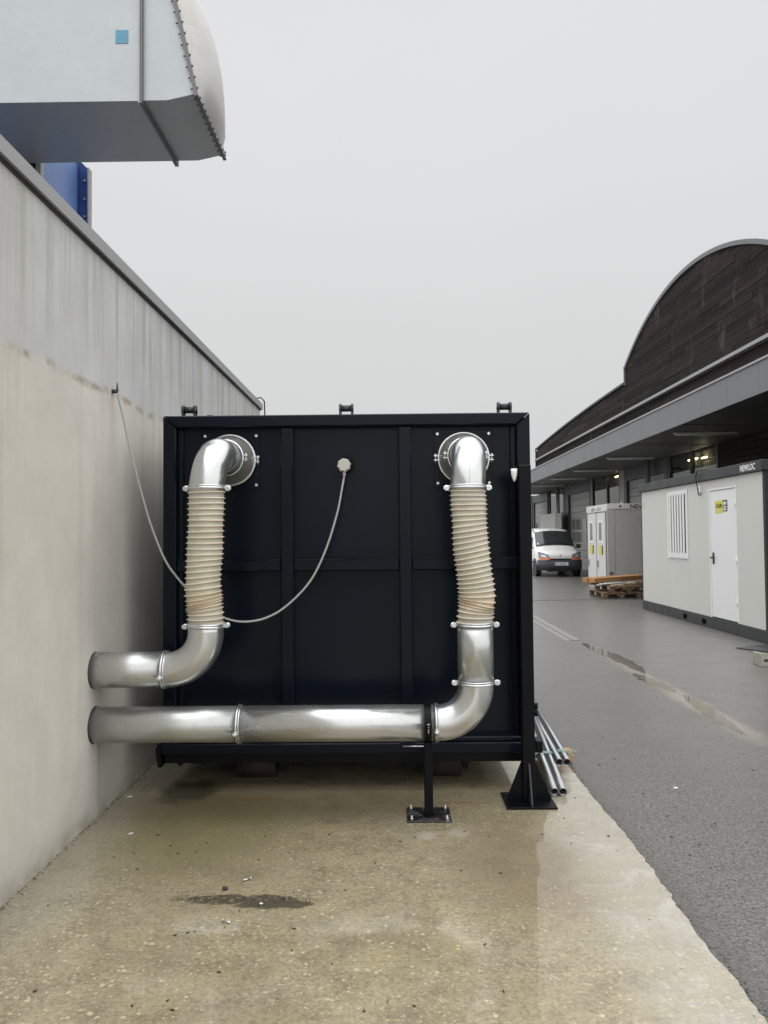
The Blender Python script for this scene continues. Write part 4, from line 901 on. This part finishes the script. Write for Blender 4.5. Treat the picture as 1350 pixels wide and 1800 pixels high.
pallet('weathered pallet half hidden behind the site cabin', (6.47, 19.05, ZA), -0.02)
pallet('upper pallet stacked under the loose boards', (5.63, 19.12, ZA+0.145), 0.06)
def board(name, label, cat, p0, p1, wd, th, mat, group=None):
    p0, p1 = Vector(p0), Vector(p1); d = (p1-p0).normalized(); L = (p1-p0).length; o = B().box(0, L, -wd/2, wd/2, 0, th, 0.004).build(name, mat)
    o.location = p0; o.rotation_euler = (0, -math.asin(d.z), math.atan2(d.y, d.x)); return tag(o, label, cat, group)
Zp = ZA+0.29
board('timber_beam', 'long orange timber beam across the pallets, on the site cabin side', 'beam', (4.88, 18.92, Zp+0.065), (6.70, 20.15, Zp+0.085), 0.20, 0.115, 'wood_orange')
board('timber_beam', 'long orange timber beam across the pallets, on the van side', 'beam', (4.76, 19.12, Zp+0.065), (6.58, 20.35, Zp+0.085), 0.18, 0.115, 'wood_orange', 'beams on the pallets')
bpy.data.objects['timber_beam']['group'] = 'beams on the pallets'
for i, (a, c, wd, th, mt, lab) in enumerate((
    ((4.98, 18.80, Zp), (5.75, 19.3, Zp+0.004), 0.10, 0.03, 'panel_white', 'white board under the orange beam'),
    ((5.02, 18.70, Zp+0.033), (5.62, 19.1, Zp+0.036), 0.09, 0.025, 'cabin_white', 'upper white board under the orange beam'),
    ((4.92, 19.25, Zp+0.001), (5.3, 19.45, Zp+0.002), 0.10, 0.063, 'wood_pale', 'pale spacer block under the beam end'),
    ((5.25, 18.62, Zp+0.002), (6.1, 18.75, Zp+0.055), 0.12, 0.022, 'wood_pale', 'pale broken board tilted on the pallet edge'),
    ((5.55, 18.58, Zp+0.03), (6.4, 18.66, Zp+0.02), 0.10, 0.025, 'wood_pallet', 'brown board along the pallet edge'),
    ((5.7, 18.70, Zp+0.06), (6.5, 18.95, Zp+0.085), 0.12, 0.022, 'wood_pale', 'pale board crossing over the brown board'),
    ((5.85, 18.6, Zp+0.085), (6.6, 18.72, Zp+0.09), 0.11, 0.022, 'wood_old', 'dark board on top of the loose boards'),
    ((6.0, 18.52, Zp-0.06), (6.7, 18.62, Zp-0.02), 0.13, 0.03, 'wood_pallet', 'wide brown board hanging over the pallet side'))):
    board('loose_board', lab, 'board', a, c, wd, th, mt, 'loose boards on the pallets')

# ------------------------------------------------------------------ dark plate and concrete block at the right
p = on(1293, 1140, 2, ZA); b = B(); b.prism([(p.x, p.y, ZA+0.004), (p.x+0.28, p.y-0.42, ZA+0.004), (p.x+0.75, p.y-0.45, ZA+0.004), (p.x+0.62, p.y+0.30, ZA+0.004)], (0, 0, 0.012)); tag(b.build('dark_plate', 'mat_dark', None, (p.x, p.y, ZA)), 'dark smooth sheet lying on the yard before the site cabin', 'sheet')
p = on(1338, 1172, 2, ZA); t = thing('concrete_block', 'pale concrete block with slots lying on the yard by the dark sheet', 'block', (p.x+0.1, p.y, ZA))
b = B(); b.box(p.x, p.x+0.4, p.y, p.y+0.018, ZA, ZA+0.148, 0.004); b.box(p.x, p.x+0.03, p.y+0.0185, p.y+0.2, ZA, ZA+0.148, 0.004); b.box(p.x+0.37, p.x+0.4, p.y+0.0185, p.y+0.2, ZA, ZA+0.148, 0.004); b.box(p.x+0.0305, p.x+0.3695, p.y+0.0185, p.y+0.2, ZA, ZA+0.1, 0.004); b.build('shell', 'block_concrete', t)
for x in (0.035, 0.16, 0.285): B().box(p.x+x, p.x+x+0.05, p.y-0.002, p.y+0.002, ZA+0.055, ZA+0.085).build('slot', 'joint_dark', t)

# ------------------------------------------------------------------ hangar with arched timber gable
XF = 8.30
hg = thing('timber_hangar', 'dark timber clad hangar with arched gable and grey canopy', 'building', (XF, 26, ZA))
AY, AH, ASAG, AZ = 21.42, 5.65, 1.53, 7.38
AR = (AH**2+ASAG**2)/(2*ASAG)
def archz(y): return AZ+ASAG-(AR-math.sqrt(max(0, AR**2-(y-AY)**2)))
def lowz(y):
    if y > AY+AH: return 6.44+0.42*(1-((y-27)/17)**2*1.0) if y < 44 else 6.44
    return 6.80
def topz(y): return archz(y) if abs(y-AY) <= AH else lowz(y)
Y0H, Y1H = 6.0, 43.95
# mass behind the facade
prof = [(Y0H, 0.0), (Y0H, 6.78)]+[(AY-AH, 6.78), (AY-AH, AZ)]+[(AY-AH+2*AH*i/28, archz(AY-AH+2*AH*i/28)-0.03) for i in range(1, 28)]+[(AY+AH, AZ), (AY+AH, 6.82)]+[(27.1+(Y1H-27.1)*i/8, lowz(27.1+(Y1H-27.1)*i/8)-0.03) for i in range(0, 9)]+[(Y1H, 3.9)]
b = B(); b.prism([(XF+0.05, y, max(z, 3.9)) for (y, z) in prof], (14, 0, 0)); b.build('hall', 'frame_dark', hg)
# timber boards, one row above another
b = B(); lay = b.bm.loops.layers.float_color.new('tone'); rb = random.Random(21)
def addboard(y0, y1, z0, z1, dx):
    f0 = len(b.bm.faces); b.box(XF-0.005-dx, XF+0.05, y0, y1, z0, z1); b.bm.faces.ensure_lookup_table(); tn = (rb.random()**1.5, max(0, rb.gauss(-0.15, 0.35)) if z0 < 5.8 else max(0, rb.gauss(-0.5, 0.35)), 0, 1)
    for f in b.bm.faces[f0:]:
        for lp in f.loops: lp[lay] = tn
z = 4.0; BH = 0.145
while z < 8.9:
    zt = z+BH-0.005
    y = Y0H+rb.uniform(0, 1)
    while y < Y1H:
        L = rb.uniform(1.6, 3.6); a, c = y, min(y+L-0.01, Y1H-0.01); y += L
        # clip to the outline
        if zt > 6.44:
            if zt <= 6.78: 
                lim = 27.0+17*math.sqrt(max(0, 1-(zt+0.02-6.44)/0.42)) if zt < 6.86 else AY+AH
                c = min(c, lim)
            elif zt <= AZ: c = min(c, AY+AH-0.01); a = max(a, AY-AH+0.01)
            else:
                hw = math.sqrt(max(0, AR**2-(z+0.07-(AZ+ASAG-AR))**2)) if z+0.07 < AZ+ASAG else 0
                a, c = max(a, AY-hw), min(c, AY+hw)
        if c-a > 0.05: addboard(a, c, z, zt, rb.uniform(0, 0.012))
    z += BH
sd_ = b.build('siding', 'siding', hg); sd_['kind'] = 'stuff'
# arch flashing, low flashings
n = 40; b = B(); rg = []
for i in range(n+1):
    y = AY-AH+2*AH*i/n; zc = archz(y); ny = (y-AY)/AR; nz_ = math.sqrt(1-ny*ny); T = 0.11
    rg.append([(XF-0.06, y, zc-0.05), (XF-0.06, y+ny*T, zc-0.05+nz_*T), (XF+13, y+ny*T, zc-0.05+nz_*T), (XF+13, y, zc-0.05)])
b.rings(rg, True, True, smooth=False); b.build('arch_flashing', 'zinc_grey', hg)
B().box(XF-0.06, XF+0.0, AY+AH-0.01, AY+AH+0.06, 6.80, AZ+0.06).build('step_flashing', 'zinc_grey', hg)
b = B(); rg = []
for i in range(17):
    y = AY+AH+0.06+(Y1H-AY-AH-0.06)*i/16; zc = lowz(y); rg.append([(XF-0.07, y, zc-0.03), (XF-0.07, y, zc+0.05), (XF+0.3, y, zc+0.05), (XF+0.3, y, zc-0.03)])
b.rings(rg, True, True, smooth=False); b.build('low_flashing', 'frame_dark', hg)
B().box(XF-0.065, XF-0.0, Y1H-0.05, Y1H+0.01, 3.9, 6.46).build('end_flashing', 'frame_dark', hg)
B().box(XF-0.16, XF-0.0, Y0H, Y1H-0.2, 5.745, 5.835, 0.006).build('ledge', 'strip_light', hg)
# canopy
XK = 6.05; KZ0, KZ1 = 3.80, 4.37
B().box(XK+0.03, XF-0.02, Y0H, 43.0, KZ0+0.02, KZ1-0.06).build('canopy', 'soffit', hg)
j0 = 12.63
k0 = -6
y = j0+k0*1.177
while y < 43.0:
    B().box(XK, XK+0.028, y+0.004, y+1.177-0.004, KZ0, KZ1-0.045, 0.003).build('fascia_panel', 'zinc_grey', hg); y += 1.177
B().box(XK-0.025, XK+0.25, 6.0, 43.4, KZ1-0.043, KZ1, 0.004).build('canopy_flashing', 'strip_light', hg)
for i, yy in enumerate((9.0, 12.6, 16.2, 19.8, 23.4, 27.0, 30.6, 34.2, 37.8, 41.4)): B().box(XK+0.032, XF-0.03, yy-0.004, yy+0.004, KZ0+0.012, KZ0+0.0195).build('soffit_joint', 'frame_dark', hg)
# ground floor: side wall of dark timber, glazed bays, sectional doors
def rows(y0, y1, z0, z1):
    b = B(); lay = b.bm.loops.layers.float_color.new('tone'); z = z0
    while z < z1-0.02:
        zt = min(z+BH-0.012, z1); y = y0
        while y < y1:
            L = rb.uniform(1.6, 3.0); c = min(y+L, y1); f0 = len(b.bm.faces); b.box(XF-0.01-rb.uniform(0, 0.01), XF+0.05, y+0.003, c-0.003, z, zt); b.bm.faces.ensure_lookup_table(); tn = (rb.random()**2*0.7, max(0, rb.gauss(0.0, 0.3)), 0, 1)
            for f in b.bm.faces[f0:]:
                for lp in f.loops: lp[lay] = tn
            y += L
        z += BH
    o = b.build('siding', 'siding', hg); o['kind'] = 'stuff'
rows(Y0H, 19.5, 0.0, KZ0+0.015)
B().box(XF+3.0, XF+3.2, Y0H, 46, 0, 3.9).build('inner_wall', 'panel_grey', hg)
B().box(XF+0.05, XF+13, Y0H-0.1, Y0H, -0.01, 6.7).build('end_wall', 'frame_dark', hg); B().box(XF+0.05, XF+13, Y1H+2.0, Y1H+2.1, -0.01, 3.9).build('end_wall', 'frame_dark', hg)
def bay(y0, y1, mull, lit, zb):
    fr = B()
    for yy in (y0, *mull, y1): fr.box(XF-0.03, XF+0.08, yy-0.045, yy+0.045, zb, KZ0+0.018)
    fr = fr.build('window', 'frame_dark', hg)
    ed = [y0, *mull, y1]
    for a, c in zip(ed[:-1], ed[1:]): B().box(XF+0.02, XF+0.03, a+0.046, c-0.046, zb+0.02, KZ0+0.016).build('pane', 'glass_facade', fr)
    for a, c, m in lit: B().box(XF+0.30, XF+0.34, a, c, zb, KZ0+0.01).build('blind', m, fr)
bay(19.56, 22.95, (21.30,), ((19.6, 21.25, 'panel_white'), (21.35, 22.9, 'panel_grey')), 0.3)
bay(28.0, 31.75, (29.62,), ((28.1, 29.58, 'wood_pale'), (29.7, 31.65, 'panel_grey')), 0.3)
bay(37.1, 40.5, (38.5,), ((38.6, 40.4, 'panel_white'),), 2.62)
B().box(XF-0.03, XF+0.06, 37.06, 40.55, 0.0, 2.60).build('sill_wall', 'panel_grey', hg)
def sectional(y0, y1, zt=3.40):
    fr = B(); fr.box(XF-0.04, XF+0.12, y0-0.28, y0, -0.01, KZ0+0.018); fr.box(XF-0.04, XF+0.12, y1, y1+0.30, -0.01, KZ0+0.018); fr.box(XF-0.035, XF+0.12, y0+0.001, y1-0.001, zt, KZ0+0.016)
    fr = fr.build('door_surround', 'frame_dark', hg); d = None; z = 0.0; H = zt/6
    for i in range(6):
        if i in (2, 3):
            st = B(); st.box(XF+0.06, XF+0.10, y0+0.005, y1-0.005, z+0.005, z+0.06); st.box(XF+0.06, XF+0.10, y0+0.005, y1-0.005, z+H-0.04, z+H-0.005)
            for q in range(5): yy = y0+0.035+(y1-y0-0.07)*q/4; st.box(XF+0.06, XF+0.10, yy-0.028, yy+0.028, z+0.0605, z+H-0.0405)
            st = st.build('door_section', 'strip_light', hg); B().box(XF+0.078, XF+0.084, y0+0.02, y1-0.02, z+0.055, z+H-0.035).build('pane', 'door_pane', st)
        else:
            for h2 in range(2): B().box(XF+0.06, XF+0.10, y0+0.005, y1-0.005, z+h2*H/2+0.004, z+(h2+1)*H/2-0.004, 0.008).build('door_section', 'door_grey', hg)
        z += H
sectional(23.35, 27.1); sectional(32.25, 36.05); sectional(41.15, 44.9)
B().box(XF-0.03, XF+0.06, 27.41, 27.95, -0.01, KZ0+0.015).build('pier', 'panel_grey', hg); B().box(XF-0.03, XF+0.06, 22.99, 23.06, -0.01, KZ0+0.015).build('pier', 'frame_dark', hg); B().box(XF-0.03, XF+0.06, 31.8, 31.96, -0.01, KZ0+0.015).build('pier', 'panel_grey', hg); B().box(XF-0.03, XF+0.06, 36.36, 37.05, -0.01, KZ0+0.015).build('pier', 'frame_dark', hg)
for yy in (24.35, 37.55):
    pp = B().cyl((XF-0.20, yy, ZA), (XF-0.20, yy, KZ0+0.03), 0.085, n=18).build('downpipe', 'pipe_grey', hg)
    for z in (1.2, 2.6): B().cyl((XF-0.20, yy, z), (XF-0.20, yy, z+0.04), 0.095, n=18).build('pipe_collar', 'pipe_grey', pp)
# white screen wall standing before the far bays
sw = thing('screen_wall', 'white panel screen with ribbed grey end before the far hangar doors', 'screen', (XF-0.5, 38.4, ZA))
B().box(XF-0.42, XF-0.36, 37.15, 40.9, ZA, 2.60).build('panel', 'panel_white', sw)
for i in range(6): B().box(XF-0.40, XF-0.35, 35.98+i*0.19, 36.16+i*0.19, ZA, 2.58, 0.01).build('rib', 'panel_grey', sw)
# light fittings under the canopy
LL = ('unlit strip light under the canopy above the site cabin window end', 'unlit strip light under the canopy between downpipe and sanitary cabin', 'unlit strip light under the canopy above the parked van bonnet', 'unlit strip light under the canopy above the rear of the parked van', 'last unlit strip light under the canopy before the far end')
for i, (px0, px1, py) in enumerate(((1187, 1283, 762.5), (1064, 1137, 806), (1008, 1067, 827.5), (966, 1019, 842), (935, 977, 854))):
    a = on((px0+px1)/2, py, 2, KZ0-0.04); yy = a.y; x0 = 6.35; x1 = 7.75
    t = thing('strip_light', LL[i], 'light', (7.05, yy, KZ0), 'strip lights under the canopy')
    B().box(x0, x1, yy-0.06, yy+0.06, KZ0-0.045, KZ0-0.012, 0.004).build('housing', 'tube_off', t); B().cyl((x0+0.04, yy, KZ0-0.058), (x1-0.04, yy, KZ0-0.058), 0.018, n=10).build('tube', 'tube_off', t)
    for x in (x0+0.25, x1-0.25): B().box(x-0.02, x+0.02, yy-0.02, yy+0.02, KZ0-0.013, KZ0+0.021).build('bracket', 'soffit', t)
for (y0, y1, z, lab) in ((20.85, 21.2, 3.60, 'lit warm tube lamp seen through the hangar glazing beside dark timber'), (21.5, 22.15, 3.63, 'lit warm tube lamp seen through the second glazed panel'), (28.5, 29.4, 3.73, 'lit warm tube lamp behind the pale glazed panel')):
    t = thing('interior_lamp', lab, 'lamp', (XF+0.27, (y0+y1)/2, z)); B().cyl((XF+0.24, y0, z), (XF+0.24, y1, z), 0.018, n=10).build('tube', 'tube_lit', t); B().box(XF+0.262, XF+0.302, y0, y1, z-0.03, z+0.03).build('housing', 'cabin_white', t)

# ------------------------------------------------------------------ white van
VX, VY = 6.20, 28.45
vn = thing('parked_van', 'small white van with dark bumper parked facing the yard', 'van', (VX, VY+2, ZA))
def sec(y, zb, zbelt, zt, wb, wt, crown=0.03):
    h = [(0.0, zb), (wb*0.80, zb), (wb*0.97, zb+0.07), (wb, zb+0.22), (wb*1.0, (zb+zbelt)/2+0.1), (wb*0.985, zbelt)]
    h += [(wb+(wt-wb)*0.45, zbelt+(zt-zbelt)*0.45), (wt, zt-0.09*min(1, (zt-zbelt)/0.4)), (wt*0.90, zt-0.02), (wt*0.6, zt+crown*0.6), (0.0, zt+crown)]
    pts_ = [(VX+x, VY+y, z+ZA) for x, z in h]; return pts_+[(VX-x, VY+y, z+ZA) for x, z in h[-2:0:-1]]
stations = [(0.03, 0.30, 0.55, 0.74, 0.56, 0.50), (0.08, 0.26, 0.62, 0.82, 0.66, 0.60), (0.22, 0.22, 0.72, 0.92, 0.77, 0.70), (0.50, 0.22, 0.80, 0.985, 0.815, 0.73), (0.80, 0.22, 0.86, 1.06, 0.825, 0.735), (0.90, 0.22, 0.90, 1.11, 0.828, 0.735),
            (1.15, 0.22, 0.95, 1.34, 0.83, 0.70), (1.40, 0.22, 0.97, 1.56, 0.83, 0.675), (1.52, 0.22, 0.98, 1.655, 0.83, 0.665), (1.72, 0.22, 0.98, 1.735, 0.83, 0.665), (2.1, 0.22, 0.98, 1.785, 0.83, 0.67), (2.9, 0.22, 0.98, 1.80, 0.83, 0.675), (3.6, 0.22, 0.98, 1.785, 0.825, 0.67), (3.88, 0.25, 0.98, 1.74, 0.81, 0.655), (3.97, 0.32, 0.98, 1.66, 0.77, 0.60)]
b = B(); b.rings([sec(*s_) for s_ in stations]); body = b.build('body', 'car_white', vn)
# windscreen lies just proud of the raked station surfaces
def wsp(u, v, off=0.010):
    y = 0.93+(1.50-0.93)*v; zt = 1.135+(1.640-1.135)*v; hw = 0.70-0.065*v; crown = 0.030*(1-u*u); n_ = Vector((0, -0.66, 0.75))
    return Vector((VX+u*hw, VY+y+0.012*abs(u)**2.5, ZA+zt+0.012+crown-0.03*abs(u)**3))+n_*(off+0.014)
def patch(fn, nu, nv, name, mat, parent):
    b = B(); g = [[b.bm.verts.new(fn(-1+2*i/nu, j/nv)) for i in range(nu+1)] for j in range(nv+1)]
    for j in range(nv):
        for i in range(nu): f = b.bm.faces.new((g[j][i], g[j][i+1], g[j+1][i+1], g[j+1][i])); f.smooth = True
    return b.build(name, mat, parent)
patch(lambda u, v: wsp(u*1.04, -0.03+v*1.06, 0.012), 12, 6, 'windscreen_seal', 'car_black', body)
patch(lambda u, v: wsp(u, v, 0.019), 12, 6, 'windscreen', 'window_dark', body)
patch(lambda u, v: wsp(-0.62+0.30*u+0.12*(1-v), 0.12+v*0.78, 0.0215), 6, 4, 'windscreen_reflection_panel', 'green_reflect', body) if False else None
patch(lambda u, v: wsp(-0.93+0.035*u, 0.08+v*0.12, 0.023), 2, 2, 'windscreen_sticker', 'print_white', body)
patch(lambda u, v: wsp(0.02+0.14*u, 0.76+v*0.16, 0.022), 2, 2, 'rear_view_mirror', 'car_black', body)
B().sweep([wsp(-0.75+1.55*i/8, 0.04, 0.028) for i in range(9)], 0.008, 6).build('wiper', 'car_black', body)
for s_ in (-1, 1):
    # roof drip strips
    B().sweep([(VX+s_*0.655, VY+1.56, ZA+1.66), (VX+s_*0.655, VY+1.8, ZA+1.735), (VX+s_*0.66, VY+2.3, ZA+1.775), (VX+s_*0.66, VY+3.6, ZA+1.77)], 0.014, 6).build('roof_rail', 'car_black', body)
    # side windows
    for (ya, yb, lab) in ((1.30, 2.05, 'side_window'), (2.12, 2.85, 'side_window'), (2.95, 3.7, 'side_window')):
        b = B(); bot, top = (0.815, 1.02), (0.735, 1.47); sh = 0.22 if ya < 1.5 else 0.03
        b.prism([(VX+s_*(bot[0]+0.012), VY+ya, ZA+bot[1]), (VX+s_*(bot[0]+0.012), VY+yb, ZA+bot[1]), (VX+s_*(top[0]+0.012), VY+yb-0.02, ZA+top[1]), (VX+s_*(top[0]+0.012), VY+ya+sh, ZA+top[1])], (s_*0.012, 0, 0), 0.003); b.build(lab, 'window_dark', body)
    B().box(min(VX+s_*0.82, VX+s_*0.845), max(VX+s_*0.82, VX+s_*0.845), VY+0.95, VY+3.4, ZA+0.50, ZA+0.555, 0.006).build('rub_strip', 'car_dark', body)
    # mirror
    m_ = B().box(min(VX+s_*0.86, VX+s_*1.03), max(VX+s_*0.86, VX+s_*1.03), VY+1.10, VY+1.22, ZA+1.04, ZA+1.20, 0.035, 3).build('side_mirror', 'car_dark', vn); B().box(min(VX+s_*0.78, VX+s_*0.88), max(VX+s_*0.78, VX+s_*0.88), VY+1.14, VY+1.19, ZA+1.05, ZA+1.09).build('mirror_arm', 'car_black', m_)
    # headlight with indicator below
    def hl(u, v, z0, z1, off, s_=s_):
        x = s_*(0.43+0.165*(u+1)+0.01*v); wrap = max(0, (abs(x)-0.50))*0.55
        return Vector((VX+x, VY-0.012+wrap-off+0.35*(z0+(z1-z0)*v-0.62), ZA+z0+(z1-z0)*v-0.05*(1-abs(u+0.0))*0-0.10*(1-u)*0.5*v*(1 if z1 > 0.75 else 0)))
    L_ = patch(lambda u, v: hl(u, v, 0.70, 0.895, 0.045), 6, 4, 'headlight', 'lamp_grey', vn)
    patch(lambda u, v: hl(u*1.10, -0.05+v*1.16, 0.70, 0.905, 0.035), 6, 4, 'lamp_rim', 'car_dark', L_)
    patch(lambda u, v: hl(u*0.42+0.1, 0.25+v*0.5, 0.70, 0.895, 0.052), 4, 3, 'reflector', 'lamp_clear', L_)
    patch(lambda u, v: hl(u*1.12-0.12, v, 0.628, 0.698, 0.055), 6, 2, 'indicator', 'indicator', vn)
# bumper, intake, grille slot, plate, emblem
def bump_sec(z0, z1, out, n=14):
    rg = []
    for (z, o) in ((z0, -0.02), (z0+0.06, out*0.8), ((z0+z1)/2, out), (z1-0.03, out*0.85), (z1, -0.02)):
        row = []
        for i in range(n+1):
            u = -1+2*i/n; x = 0.825*u; dep = 0.22*abs(u)**3.5; row.append(Vector((VX+x*(1-0.02*(abs(z-0.45))), VY+0.02+dep-o, ZA+z)))
        rg.append(row)
    return rg
b = B(); b.rings(bump_sec(0.24, 0.625, 0.085), False, False, True, False); bp_ = b.build('bumper', 'car_dark', vn)
B().box(VX-0.42, VX+0.42, VY-0.065, VY-0.03, ZA+0.315, ZA+0.365, 0.008).build('air_intake', 'car_black', bp_); B().box(VX-0.50, VX+0.50, VY-0.02, VY+0.05, ZA+0.19, ZA+0.26, 0.01).build('lower_lip', 'car_black', bp_)
B().box(VX-0.40, VX+0.42, VY-0.005, VY+0.06, ZA+0.625, ZA+0.675, 0.008).build('grille', 'car_black', vn)
pl = B().box(VX-0.24, VX+0.27, VY-0.072, VY-0.062, ZA+0.425, ZA+0.535, 0.002).build('licence_plate', 'print_white', bp_); ORG[pl.name] = ORG[bp_.name]
lp_ = vn
text('plate_lettering', 'CY 190 KW', 0.095, 'print_black', bp_, (VX-0.17, VY-0.0745, ZA+0.446), (1, 0, 0), (0, 0, 1), width=0.37, bold=0.002)
B().box(VX-0.239, VX-0.195, VY-0.0745, VY-0.071, ZA+0.427, ZA+0.533).build('plate_band', 'plate_blue', bp_)
b = B(); cE = Vector((VX+0.015, VY+0.045, ZA+0.765)); a_ = []
for (r1_, r2_) in ((1.0, 0.62),):
    D = [Vector((0, 0, 0.065)), Vector((0.042, 0, 0)), Vector((0, 0, -0.065)), Vector((-0.042, 0, 0))]
    for i in range(4): b.prism([cE+D[i], cE+D[(i+1) % 4], cE+D[(i+1) % 4]*0.6, cE+D[i]*0.6], (0, -0.015, 0.0))
b.build('emblem', 'car_dark', vn)
B().cyl((VX-0.02, VY+1.62, ZA+1.735), (VX-0.02, VY+1.60, ZA+1.80), 0.008, n=6).build('aerial', 'car_black', vn)
# wheels
for s_ in (-1, 1):
    for yw in (0.70, 3.30):
        x1 = VX+s_*0.80; x0 = VX+s_*0.63
        wl = B().cyl((x0, VY+yw, ZA+0.305), (x1, VY+yw, ZA+0.305), 0.305, n=32).build('wheel', 'rubber', vn)
        B().cyl((x1-s_*0.01, VY+yw, ZA+0.305), (x1+s_*0.012, VY+yw, ZA+0.305), 0.20, 0.185, n=24).build('hub_cap', 'hub', wl)
        B().cyl((VX+s_*0.79, VY+yw, ZA+0.32), (VX+s_*0.834, VY+yw, ZA+0.32), 0.355, n=32).build('wheel_arch', 'car_black', vn)
